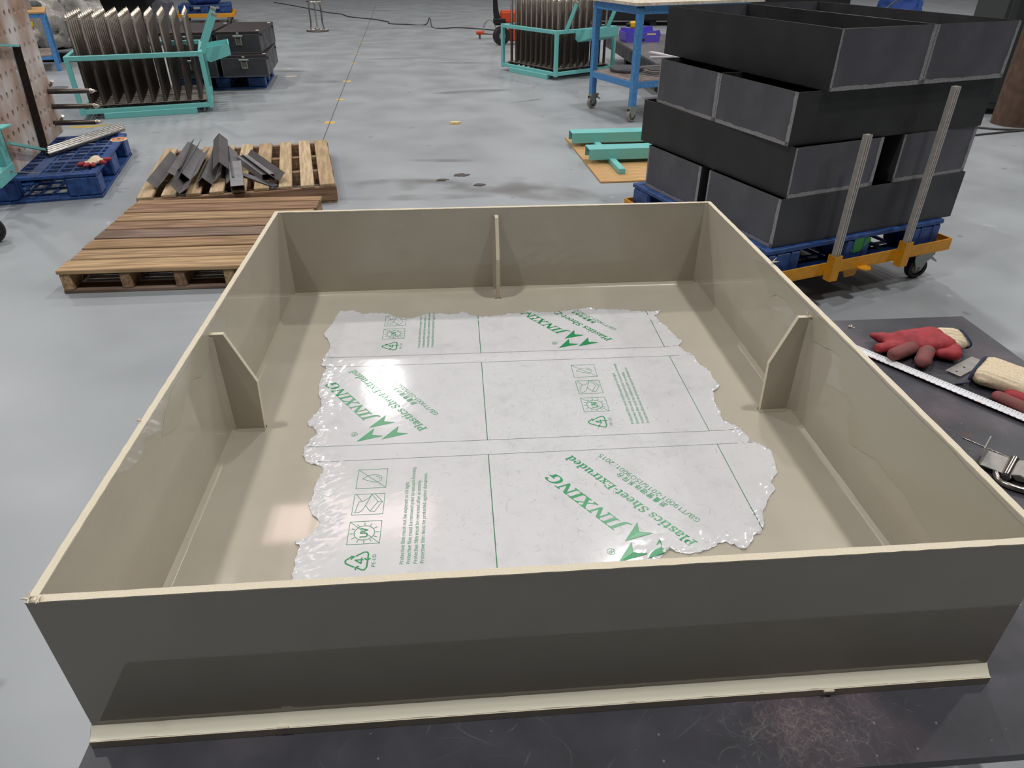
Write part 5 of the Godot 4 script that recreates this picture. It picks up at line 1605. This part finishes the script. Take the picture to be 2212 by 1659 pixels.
func build_left_background():
	mat("case_lid", c8(62, 54, 54), 0.35, 0.3)
	mat("ground_seam_dark", c8(96, 94, 98), 0.5, 0.3)
	mat("zinc_dark", c8(116, 112, 100), 0.4, 0.6)
	latched_case([-2.207, -8.38, 6.5], 0.5, 1.17, 0.15, 0.379, "black latched steel case in the lower row, at the stool's end, fully visible")
	latched_case([-2.755, -8.318, 6.5], 0.5, 1.17, 0.15, 0.379, "black latched steel case in the lower row, behind the tube rack")
	latched_case([-2.24, -8.5, 3.9], 0.474, 1.12, 0.383, 0.609, "black latched steel case in the upper row, at the stool's end, with white stickers")
	latched_case([-2.79, -8.46, 3.9], 0.5, 1.12, 0.383, 0.609, "black latched steel case in the upper row, behind the tube rack")
	plastic_pallet("plastic_pallet", "dark blue pallet on the floor underneath the black latched cases", 0.95, 0.95, 0.148, TR(-2.74, 0.0, -8.46, 6.5), 10, 8)
	var st := mb()
	# stool
	var t := thing("metal_stool", "round metal stool with curved legs standing alone on the floor at the back", "stool", TR(-2.17, 0, -14.85, 10))
	st = mb(); lathe(st, [[0.0, 0.49], [0.13, 0.49], [0.145, 0.5], [0.14, 0.515], [0.0, 0.52]], 24); obj("seat", st, M.bright_steel, t)
	st = mb(); rod(st, V3(0, 0.05, 0), V3(0, 0.49, 0), 0.014, 10); lathe(st, [[0.0, 0.035], [0.05, 0.03], [0.05, 0.055], [0.0, 0.06]], 14); rod(st, V3(-0.19, 0.03, 0), V3(0.19, 0.03, 0), 0.009, 8); obj("centre_post", st, M.bright_steel, t)
	for k in 4:
		var a := TAU * (k + 0.5) / 4
		var d := V3(cos(a), 0, sin(a))
		st = mb(); tube(st, [d * 0.12 + V3(0, 0.49, 0), d * 0.15 + V3(0, 0.45, 0), d * 0.155 + V3(0, 0.35, 0), d * 0.15 + V3(0, 0.16, 0), d * 0.17 + V3(0, 0.06, 0), d * 0.205 + V3(0, 0.016, 0)], 0.0125, 8); obj("leg", st, M.grey_steel_rim, t)
	var rp := []
	for i in 24: rp.append(V3(cos(TAU * i / 24) * 0.2, 0.016, sin(TAU * i / 24) * 0.2))
	st = mb(); tube(st, rp, 0.0125, 8, true); obj("foot_ring", st, M.grey_steel_rim, t)
	# second blue pallet on a yellow frame
	plastic_pallet("plastic_pallet", "blue plastic pallet on a yellow frame beside the dark machine at the back", 1.0, 1.0, 0.15, TR(-5.15, 0.205, -16.2, 12), 8, 6)
	t = thing("platform_cart", "yellow frame under the blue pallet beside the dark machine at the back", "cart", TR(-5.2, 0, -16.15, 12))
	for z in [0.0, -1.1]:
		st = mb(); bx(st, V3(0.55, 0.17, z), V3(1.12, 0.07, 0.06), Transform3D(), 0.004); obj("frame_rail", st, M.yellow_paint, t)
	for x in [0.0, 1.1]:
		st = mb(); bx(st, V3(x, 0.17, -0.55), V3(0.06, 0.068, 1.06), Transform3D(), 0.004); obj("frame_rail", st, M.yellow_paint, t)
	for q in [[0.12, -0.12], [1.0, -0.12], [0.12, -1.0], [1.0, -1.0]]: caster(t, TR(q[0], 0, q[1]), 0.045, M.black_rubber, M.zinc, 0.135)
	t = thing("parts_bundle", "bundle of wrapped parts with white and yellow pieces on the far blue pallet", "bundle", TR(-4.95, 0.356, -16.4, 20))
	st = nets([[V3(0.1, 0.14, -0.1), V3(0.5, 0.14, -0.2), 0.15, 0.14]], 0.03, 0.05, 1.0, 0.03, 0.002, 8.0); obj("wrap", st, M.blue_fabric, t)
	for k in 5: st = mb(); rod(st, V3(0.15, 0.22 + 0.03 * k, -0.02 + 0.02 * k), V3(0.5, 0.2 + 0.04 * k, 0.02), 0.022, 8); obj("bar", st, M.white_strip, t)
	st = mb(); bx(st, V3(0.5, 0.2, 0.0), V3(0.12, 0.16, 0.1), TR(0, 0, 0, 0, 0, 20), 0.02); obj("yellow_piece", st, M.drill_yellow, t)
	# dark machine
	t = thing("dark_machine", "large black machine with ledges and a red knob behind the tube rack", "machine", TR(-8.4, 0, -13.8, 6))
	st = mb(); bx(st, V3(1.7, 0.62, -0.8), V3(3.4, 1.1, 1.4), Transform3D(), 0.02); obj("body", st, M.dark_iron, t)
	st = mb(); bx(st, V3(1.7, 0.04, -0.8), V3(3.2, 0.08, 1.3), Transform3D(), 0.01); obj("plinth", st, M.mill_steel_c, t)
	st = mb(); bx(st, V3(1.7, 0.62, 0.02), V3(3.5, 0.04, 0.26), Transform3D(), 0.006); obj("ledge", st, M.mill_steel, t)
	st = mb(); prism(st, pv([0, 0.05, 0.42, 0.05, 0.36, 0.52, 0.22, 0.6, 0.1, 0.52]), 0.5, TR(3.4, 0, -0.5)); obj("side_wedge", st, M.mill_steel_b, t)
	st = mb(); lathe(st, [[0.0, 0.06], [0.05, 0.05], [0.06, 0.0]], 14, TR(3.3, 0.76, -0.1, 0, 90)); obj("knob", st, M.ink_red, t)
	st = mb(); bx(st, V3(0.9, 0.66, 0.04), V3(1.2, 0.014, 0.12), TR(0, 0, 0, 0, 0, 2), 0.002); obj("loose_bar", st, M.steel_angle_b, t)
	st = mb(); rod(st, V3(1.35, 0.6, 0.12), V3(1.47, 0.98, 0.06), 0.012, 8); obj("lever", st, M.steel_angle, t)
	st = mb(); bx(st, V3(1.0, 1.26, -0.6), V3(1.6, 0.16, 0.7), Transform3D(), 0.01); obj("head", st, M.mill_steel, t)
	# blue work table with a steel box on it, two bags behind
	t = thing("blue_table", "blue steel work table with wooden top and lower shelf behind the perforated plate", "table", TR(-6.3, 0, -9.45, 24))
	var tw := 1.6
	var td := 0.8
	for x in [0.0, tw]:
		for z in [0.0, -td]:
			st = mb(); bx(st, V3(x, 0.34, z), V3(0.05, 0.68, 0.05), Transform3D(), 0.003); obj("leg", st, M.blue_paint, t)
	for z in [0.0, -td]:
		st = mb(); bx(st, V3(tw * 0.5, 0.655, z), V3(tw - 0.05, 0.05, 0.05), Transform3D(), 0.003); obj("rail", st, M.blue_paint, t)
		st = mb(); bx(st, V3(tw * 0.5, 0.16, z), V3(tw - 0.05, 0.04, 0.04), Transform3D(), 0.003); obj("rail", st, M.blue_paint, t)
	for x in [0.0, tw]:
		st = mb(); bx(st, V3(x, 0.655, -td * 0.5), V3(0.05, 0.05, td - 0.05), Transform3D(), 0.003); obj("rail", st, M.blue_paint, t)
	st = mb(); bx(st, V3(tw * 0.5, 0.692, -td * 0.5), V3(tw + 0.08, 0.024, td + 0.08), Transform3D(), 0.003); obj("table_top", st, M.plywood, t)
	st = mb(); bx(st, V3(tw * 0.5, 0.19, -td * 0.5), V3(tw, 0.018, td), Transform3D(), 0.003); obj("shelf", st, M.shelf_board, t)
	var tp := TR(-6.3, 0, -9.45, 24)
	var c := thing("metal_canister", "dark metal canister standing on the blue work table", "canister", tp * TR(1.32, 0.7045, -0.42))
	st = mb(); lathe(st, [[0.0, 0.0], [0.17, 0.0], [0.175, 0.02], [0.175, 0.3], [0.16, 0.32], [0.0, 0.33]], 24); obj("shell", st, M.bare_steel, c)
	st = mb(); tube(st, [V3(-0.1, 0.32, 0), V3(-0.08, 0.38, 0), V3(0.08, 0.38, 0), V3(0.1, 0.32, 0)], 0.01, 8); obj("handle", st, M.dark_iron, c)
	c = thing("sheet_papers", "pale sheets of paper lying on the blue work table's front edge", "papers", tp * TR(1.2, 0.7045, -0.1, 20))
	st = mb(); bx(st, V3(0, 0.002, 0), V3(0.3, 0.004, 0.2)); bx(st, V3(0.04, 0.006, 0.02), V3(0.28, 0.003, 0.18), TR(0, 0, 0, 12)); obj("sheets", st, M.paper, c)
	st = nets([[V3(-6.25, 0.42, -12.6), V3(-5.9, 0.40, -12.7), 0.46, 0.42], [V3(-6.4, 0.5, -12.4), V3(-6.0, 0.3, -12.4), 0.3, 0.3]], 0.05, 0.16, 1.0, 0.16, 0.002, 4.0)
	c = thing("rubbish_bag", "clear rubbish bag full of wrapping with yellow scraps on the floor behind the blue table", "bag")
	obj("bag_skin", st, M.bag, c)
	for q in [[-6.22, 0.62, -12.14, 0.09, "bag_yellow"], [-6.1, 0.45, -12.12, 0.07, "bag_yellow"], [-5.94, 0.6, -12.2, 0.1, "bag_dark"]]:
		st = nets([[V3(q[0], q[1], q[2]), V3(q[0] + 0.05, q[1] - 0.08, q[2]), q[3], q[3] * 0.7]], 0.025, 0.04, 1.0, 0.05, 0.002, 9.0); obj("scrap", st, M[q[4]], c)
	st = nets([[V3(-5.1, 0.3, -11.9), V3(-5.18, 0.95, -11.95), 0.3, 0.2]], 0.04, 0.1, 1.0, 0.14, 0.002, 5.0)
	tag(obj("rubbish_bag", st, M.bag), "tall pale rubbish bag standing between the blue table and the tube rack", "bag")
	st = mb(); bx(st, V3(-5.9, 0.06, -11.0), V3(3.0, 0.12, 0.14), TR(0, 0, 0), 0.005); tag(obj("floor_beam", st, M.dark_iron), "black steel beam lying on the floor behind the blue table", "beam")

# ---------------------------------------------------------------- right background
func build_right_background():
	# blue trolley
	var P := [2.079, -6.434, 20.58]
	var p0 := loc(P, 0, 0)
	var t := thing("blue_trolley", "blue steel trolley on casters with pale board top and lower shelf, behind the box stack", "trolley", TR(p0.x, 0, p0.z, P[2]))
	var w := 1.3
	var d := 0.8
	for x in [0.03, w - 0.03]:
		for z in [-0.03, -d + 0.03]:
			var st := mb(); bx(st, V3(x, 0.555, z), V3(0.058, 0.83, 0.058), Transform3D(), 0.004); obj("leg", st, M.blue_paint, t)
			caster(t, TR(x, 0, z, 5), 0.055, M.caster_grey, M.zinc, 0.145)
	for y in [[0.955, 0.07], [0.33, 0.06]]:
		for z in [-0.025, -d + 0.025]:
			var st := mb(); bx(st, V3(w * 0.5, y[0], z), V3(w - 0.11, y[1], 0.045), Transform3D(), 0.003); obj("rail", st, M.blue_paint, t)
		for x in [0.025, w - 0.025]:
			var st := mb(); bx(st, V3(x, y[0], -d * 0.5), V3(0.045, y[1], d - 0.11), Transform3D(), 0.003); obj("rail", st, M.blue_paint, t)
	var st := mb()
	prism(st, rough_outline(pv([-0.06, -0.05, w + 0.08, -0.05, w + 0.08, d + 0.06, -0.04, d + 0.06]), 0.004, 4), 0.024, TR(0, 0.991, 0, 0, -90))
	obj("top_board", st, M.board_top, t)
	st = mb(); bx(st, V3(w * 0.5, 0.362, -d * 0.5), V3(w - 0.02, 0.012, d - 0.02), Transform3D(), 0.002); obj("shelf_board", st, M.shelf_board, t)
	var tp := TR(p0.x, 0, p0.z, P[2])
	st = mb(); lathe(st, [[0.0, 0.0], [0.16, 0.0], [0.17, 0.01], [0.17, 0.03], [0.16, 0.04], [0.0, 0.04]], 24)
	var o := obj("iron_disc", st, M.mill_steel_b); o.transform = tp * TR(0.28, 0.3682, -0.55); tag(o, "dark round iron disc lying on the trolley's lower shelf", "iron disc")
	for k in 4:
		st = mb(); bx(st, V3(0, 0.004, 0), V3(0.62 - k * 0.04, 0.007, 0.26), Transform3D(), 0.001)
		o = obj("sheet_offcut", st, [M.steel_angle_b, M.mill_steel_b, M.shelf_board, M.steel_angle][k]); o.transform = tp * TR(0.62 + 0.02 * k, 0.3684 + 0.0085 * k, -0.34 - 0.02 * k, 14.0 - 7.0 * k)
		tag(o, ["bottommost of the sheet offcuts on the trolley's lower shelf", "second sheet offcut from the bottom on the trolley's lower shelf", "third sheet offcut from the bottom on the trolley's lower shelf", "topmost of the sheet offcuts on the trolley's lower shelf"][k], "sheet offcut", "sheet offcuts on the trolley's lower shelf")
	# low welding table behind it
	t = thing("low_table", "low dark steel welding table cluttered with parts, behind the blue trolley", "table", TR(2.66, 0, -7.82, 0))
	st = mb(); bx(st, V3(1.1, 0.315, -1.45), V3(2.2, 0.03, 2.9), Transform3D(), 0.003); obj("table_top", st, M.steel_angle, t)
	for q in [[0.0, -1.45, 0.012, 2.9], [1.1, 0.0, 2.2, 0.012]]:
		st = mb(); bx(st, V3(q[0], 0.24, q[1]), V3(q[2], 0.13, q[3])); obj("apron", st, M.mill_steel, t)
	for q in [[0.15, -0.2], [2.0, -0.2], [0.15, -1.9], [2.0, -2.7]]:
		st = mb(); bx(st, V3(q[0], 0.15, q[1]), V3(0.14, 0.3, 0.14), Transform3D(), 0.004); obj("leg", st, M.dark_iron, t)
	var ty := 0.3305
	# purple bin with a yellow drill
	var b := thing("storage_bin", "purple plastic parts bin on the low welding table", "bin", TR(2.75, ty, -9.75, 8).scaled_local(V3(0.72, 0.72, 0.72)))
	st = mb()
	prism(st, pv([0, 0, 0.62, 0, 0.66, 0.12, 0.62, 0.2, 0.2, 0.14, 0.0, 0.2, -0.04, 0.1]), 0.012, TR(0, 0, 0))
	prism(st, pv([0, 0, 0.62, 0, 0.66, 0.12, 0.62, 0.24, 0.2, 0.2, 0.0, 0.22, -0.04, 0.1]), 0.012, TR(0, 0, -0.36))
	bx(st, V3(0.31, 0.008, -0.17), V3(0.62, 0.016, 0.36)); bx(st, V3(0.63, 0.1, -0.17), V3(0.012, 0.19, 0.36), TR(0, 0, 0, 0, 0, -4)); bx(st, V3(-0.015, 0.09, -0.17), V3(0.012, 0.16, 0.36), TR(0, 0, 0, 0, 0, 8))
	obj("bin_shell", st, M.purple_bin, b)
	st = mb(); bx(st, V3(0.47, 0.13, 0.014), V3(0.17, 0.03, 0.003)); obj("label_strip", st, M.glove_cream, b)
	var dr := thing("power_drill", "yellow power drill resting in the purple parts bin", "drill", TR(2.83, ty + 0.014, -9.8, 8).scaled_local(V3(0.72, 0.72, 0.72)))
	st = mb(); bx(st, V3(0.06, 0.27, 0.0), V3(0.26, 0.12, 0.1), Transform3D(), 0.03); obj("motor_body", st, M.drill_yellow, dr)
	st = mb(); beam(st, V3(0.1, 0.23, 0.0), V3(0.17, 0.03, 0.03), 0.07, 0.06, Vector3.BACK, 0.02); obj("grip", st, M.drill_yellow, dr)
	st = mb(); lathe(st, [[0.02, 0.0], [0.035, 0.01], [0.03, 0.07], [0.0, 0.08]], 12, TR(-0.06, 0.27, 0, 0, 0, 90)); obj("chuck", st, M.black_rubber, dr)
	st = mb(); bx(st, V3(0.18, 0.017, 0.03), V3(0.1, 0.05, 0.08), TR(0, 0, 0), 0.01); obj("battery", st, M.black_rubber, dr)
	# hammer, rag, strips, brackets, board
	var hm := thing("hammer", "hammer with a wooden handle lying on the low welding table behind the bin", "hammer", TR(3.92, ty, -10.05, -22))
	st = mb(); bx(st, V3(0.0, 0.04, 0.0), V3(0.1, 0.08, 0.2), Transform3D(), 0.015); obj("head", st, M.dark_iron, hm)
	st = mb(); tube(st, [V3(0.04, 0.04, 0), V3(0.3, 0.03, 0), V3(0.45, 0.03, 0)], [0.018, 0.022, 0.026], 10); obj("handle", st, M.wood_handle, hm)
	st = nets([[V3(4.5, ty + 0.05, -10.1), V3(4.66, ty + 0.04, -10.0), 0.07, 0.05]], 0.02, 0.04, 1.2, 0.03, ty + 0.001, 12.0)
	tag(obj("cloth_rag", st, M.glove_cream), "crumpled pale rag beside the hammer on the low welding table", "rag")
	for q in [[2.80, -8.65, 3.02, -8.15, 0.06, "white strip lying askew on the low welding table, its upper end towards the bin"], [2.68, -8.2, 3.45, -8.25, 0.03, "long white strip across the low welding table's near part"], [3.04, -8.25, 3.5, -8.30, 0.07, "short broad white strip on the low welding table, beside the steel boxes"]]:
		st = mb(); beam(st, V3(q[0], ty + 0.012, q[1]), V3(q[2], ty + 0.012, q[3]), q[4], 0.022, Vector3.UP, 0.002); tag(obj("white_strip", st, M.white_strip), q[5], "strip")
	for k in 3:
		st = mb(); bx(st, V3(0, 0.09, 0), V3(0.05, 0.18, 0.08), Transform3D(), 0.004)
		o = obj("steel_block", st, M.steel_angle); o.position = V3(3.26 + 0.1 * k, ty, -8.72 - 0.03 * k); tag(o, ["upright steel block on the low welding table, the one next to the purple bin", "upright steel block on the low welding table, between two others", "upright steel block on the low welding table, the one next to the steel boxes"][k], "steel block")
	st = mb(); bx(st, V3(4.2, ty + 0.012, -10.45), V3(0.9, 0.02, 0.3), TR(0, 0, 0), 0.002); tag(obj("wood_board", st, M.plywood), "light brown board at the far side of the low welding table", "board")
	# teal beams on plywood
	st = mb(); bx(st, V3(0.45, 0.006, -0.68), V3(0.9, 0.012, 1.36), Transform3D(), 0.001)
	o = obj("plywood_sheet", st, M.plywood); o.transform = TR(1.43, 0, -4.481, 2.63); tag(o, "flat plywood sheet on the floor under the teal beams", "plywood")
	t = thing("teal_frame", "teal frame of two box beams joined by square tubes, lying on plywood behind the stack", "steel frame", TR(1.43, 0, -4.481, 2.63))
	for q in [[0.015, -0.47], [-0.01, -1.01]]:
		st = mb()
		prism(st, pv([0, 0.042, 0.006, 0.042, 0.006, 0.116, 0.144, 0.116, 0.144, 0.042, 0.15, 0.042, 0.15, 0.122, 0, 0.122]), 0.95, Transform3D(Basis(V3(0, 0, -1), Vector3.UP, Vector3.RIGHT), V3(q[0], 0, q[1])))
		obj("box_beam", st, M.teal, t)
	for x in [0.2, 0.66]:
		st = mb(); bx(st, V3(x, 0.032, -0.72), V3(0.05, 0.04, 1.1), Transform3D(), 0.003); obj("cross_tube", st, M.teal, t)
	# pallet jack
	t = thing("pallet_jack", "orange and black pallet jack behind the teal rack by the blue trolley", "pallet jack", TR(1.12, 0, -12.5, 0))
	st = mb(); lathe(st, [[0.06, -0.05], [0.13, -0.05], [0.14, -0.04], [0.14, 0.04], [0.13, 0.05], [0.06, 0.05]], 24, TR(0.12, 0.14, 0, 20, 90)); obj("wheel", st, M.black_rubber, t)
	st = mb(); lathe(st, [[0.0, -0.045], [0.09, -0.045], [0.09, 0.045], [0.0, 0.045]], 20, TR(0.12, 0.14, 0, 20, 90)); obj("hub", st, M.caster_grey, t)
	st = mb(); bx(st, V3(0.1, 0.36, -0.02), V3(0.22, 0.12, 0.16), Transform3D(), 0.03); obj("knuckle", st, M.dark_iron, t)
	st = mb(); tube(st, [V3(0.06, 0.34, 0), V3(0.03, 0.52, 0), V3(0.02, 0.7, 0), V3(0.03, 1.15, 0.05)], [0.06, 0.045, 0.035, 0.03], 12); obj("handle_shaft", st, M.dark_iron, t)
	st = mb(); bx(st, V3(0.28, 0.42, -0.1), V3(0.34, 0.18, 0.3), Transform3D(), 0.03); bx(st, V3(0.33, 0.22, -0.12), V3(0.16, 0.34, 0.2), Transform3D(), 0.02); obj("pump_body", st, M.orange_paint, t)
	for z in [-0.1, -0.55]:
		st = mb(); bx(st, V3(0.9, 0.14, z), V3(1.1, 0.06, 0.16), Transform3D(), 0.01); obj("fork", st, M.orange_paint, t)
	t = thing("grease_gun", "small orange handled grease gun with a looped hose, on the floor by the pallet jack", "hand tool", TR(0.93, 0, -13.4, 0))
	st = mb(); rod(st, V3(-0.08, 0.1, 0), V3(0.06, 0.1, 0), 0.03, 12); obj("handle", st, M.orange_paint, t)
	st = mb(); rod(st, V3(0.05, 0.085, 0), V3(0.28, 0.07, 0.02), 0.012, 8); rod(st, V3(-0.02, 0.0, 0), V3(-0.02, 0.1, 0), 0.02, 8); obj("barrel", st, M.steel_angle, t)
	st = mb()
	var hp := []
	for i in 13: hp.append(V3(0.16 - 0.115 * cos(PI * i / 12.0), 0.11 + 0.2 * sin(PI * i / 12.0), 0.0))
	tube(st, hp, 0.013, 8); obj("hose", st, M.hose, t)
	# pipes and pillar at the right edge
	st = mb(); lathe(st, [[0.16, 0.0], [0.175, 0.0], [0.175, 2.6], [0.16, 2.6], [0.16, 0.0]], 32)
	o = obj("steel_pipe", st, M.rust_pipe); o.position = V3(5.72, 0, -6.13); tag(o, "rusty brown steel pipe standing on end beside the stack, its foot on the cables", "pipe")
	st = mb(); lathe(st, [[0.2, 0.0], [0.215, 0.0], [0.215, 3.0], [0.2, 3.0], [0.2, 0.0]], 32)
	o = obj("steel_pipe", st, M.rust_pipe); o.position = V3(7.9, 0, -9.4); tag(o, "rusty brown steel pipe standing farther back, seen above the stack's top boxes", "pipe")
	t = thing("control_cabinet", "tall dark grey steel cabinet just behind the rusty pipe beside the stack", "cabinet", TR(5.62, 0, -6.55, -10))
	st = mb(); bx(st, V3(0.42, 1.0, -0.35), V3(0.84, 1.9, 0.6), Transform3D(), 0.01); obj("body", st, mat("cabinet_grey", c8(62, 66, 66), 0.5), t)
	st = mb(); bx(st, V3(0.42, 0.03, -0.35), V3(0.78, 0.06, 0.54)); obj("plinth", st, M.dark_iron, t)
	st = mb(); bx(st, V3(0.42, 1.0, -0.044), V3(0.76, 1.78, 0.014), Transform3D(), 0.004); obj("door", st, M.cabinet_grey, t)
	# dark bench with a blue sack far behind the stack
	t = thing("dark_bench", "long black workbench far back behind the box stack", "workbench", TR(2.6, 0, -15.6, -4))
	st = mb(); bx(st, V3(3.0, 0.5, -0.5), V3(6.0, 0.8, 1.0), Transform3D(), 0.02); obj("body", st, M.dark_iron, t)
	st = mb(); bx(st, V3(3.0, 0.92, -0.5), V3(6.1, 0.04, 1.1), Transform3D(), 0.01); obj("bench_top", st, M.mill_steel_c, t)
	for x in [0.1, 2.0, 4.0, 5.9]:
		st = mb(); bx(st, V3(x, 0.05, -0.5), V3(0.12, 0.1, 0.9)); obj("foot", st, M.dark_iron, t)
	for q in [[2.2, 0.94, 0.3, "orange_paint"], [2.75, 0.94, 0.25, "wood_handle"], [3.4, 0.94, 0.25, "white_strip"]]:
		pass
	st = nets([[V3(9.9, 0.28, -15.6), V3(9.8, 0.75, -15.6), 0.42, 0.3]], 0.05, 0.1, 1.0, 0.1, 0.002, 4.0)
	tag(obj("blue_sack", st, M.blue_fabric), "blue cloth sack on the floor far behind the box stack", "sack")

# ---------------------------------------------------------------- small things on the floor
func floor_cable(called: String, pts: Array, r: float, m: Material, label: String):
	var c := Curve3D.new()
	c.bake_interval = 0.06
	for p in pts: c.add_point(p)
	for i in range(1, pts.size() - 1):
		var d: Vector3 = (pts[i + 1] - pts[i - 1]) * 0.18
		c.set_point_in(i, -d); c.set_point_out(i, d)
	var st := mb()
	tube(st, Array(c.get_baked_points()), r, 6)
	tag(obj(called, st, m), label, "cable")

func build_floor_items():
	var r := 0.011
	floor_cable("floor_cable", [V3(-4.6, r, -22.6), V3(-3.4, r, -20.6), V3(-2.6, r, -19.1), V3(-2.2, r, -18.6), V3(-1.9, r, -17.85), V3(-1.3, r, -17.2), V3(-0.95, r, -16.6), V3(-0.88, r, -16.2), V3(-0.5, r, -16.0), V3(-0.13, r, -15.9), V3(-0.02, 0.16, -15.6), V3(0.03, r, -15.4), V3(0.2, r, -15.15), V3(0.55, r, -15.3), V3(1.05, r, -14.95), V3(1.3, r, -14.7)], r, M.cable, "thin grey cable snaking across the floor from the stool to the pallet jack")
	floor_cable("floor_cable", [V3(4.4, 0.009, -5.45), V3(4.8, 0.009, -5.6), V3(5.2, 0.009, -5.72), V3(5.7, 0.009, -5.84), V3(6.3, 0.009, -5.9)], 0.009, M.cable, "dark cable on the floor in front of the rusty pipe, the nearer one")
	floor_cable("floor_cable", [V3(4.6, 0.009, -6.1), V3(5.1, 0.009, -6.06), V3(5.45, 0.009, -5.88), V3(5.9, 0.009, -5.88), V3(6.4, 0.009, -6.0)], 0.009, M.cable, "dark cable on the floor at the rusty pipe's foot, the one behind")
	floor_cable("floor_cable", [V3(7.2, 0.5, -11.6), V3(7.6, 0.7, -11.8), V3(8.1, 1.0, -12.0), V3(8.3, 1.5, -12.1), V3(8.35, 2.2, -12.1)], 0.014, M.cable, "dark cable hanging down beside the farther rusty pipe")
	var k := 0
	for q in [[0.41, -6.5, 0.05, "scrap", "small yellowish scrap of paper lying alone on the open floor", "scrap"], [0.3, -4.64, 0.045, "chip", "dark chip on the stained floor behind the tray, towards the pale pallet", "chip"], [0.56, -4.5, 0.045, "chip", "dark chip on the stained floor behind the tray, towards the box stack", "chip"], [0.44, -4.76, 0.06, "chip", "dark chip on the stained floor behind the tray, the back one of three", "chip"], [-1.82, -10.03, 0.06, "paper", "small white scrap on the floor beside the latched cases, the farther one", "scrap"], [-1.66, -9.42, 0.1, "paper", "pale flat scrap on the floor beside the latched cases, the nearer one", "scrap"], [-1.92, -2.62, 0.03, "chip", "tiny brown chip on the floor beside the brown wooden pallet", "chip"]]:
		var st := mb()
		var s: float = q[2]
		var pl := rough_outline(pv([-s, -s * 0.5, s * 0.3, -s * 0.7, s, s * 0.1, s * 0.2, s * 0.6, -s * 0.7, s * 0.4]), s * 0.3, 2)
		prism(st, pl, 0.004 if q[3] != "scrap" else 0.02, Transform3D(TR(0, 0, 0, 0, -90).basis, Vector3.ZERO))
		var o := obj("floor_scrap" if q[5] == "scrap" else "floor_chip", st, M[q[3]])
		o.position = V3(q[0], 0.0003, q[1])
		tag(o, q[4], q[5])
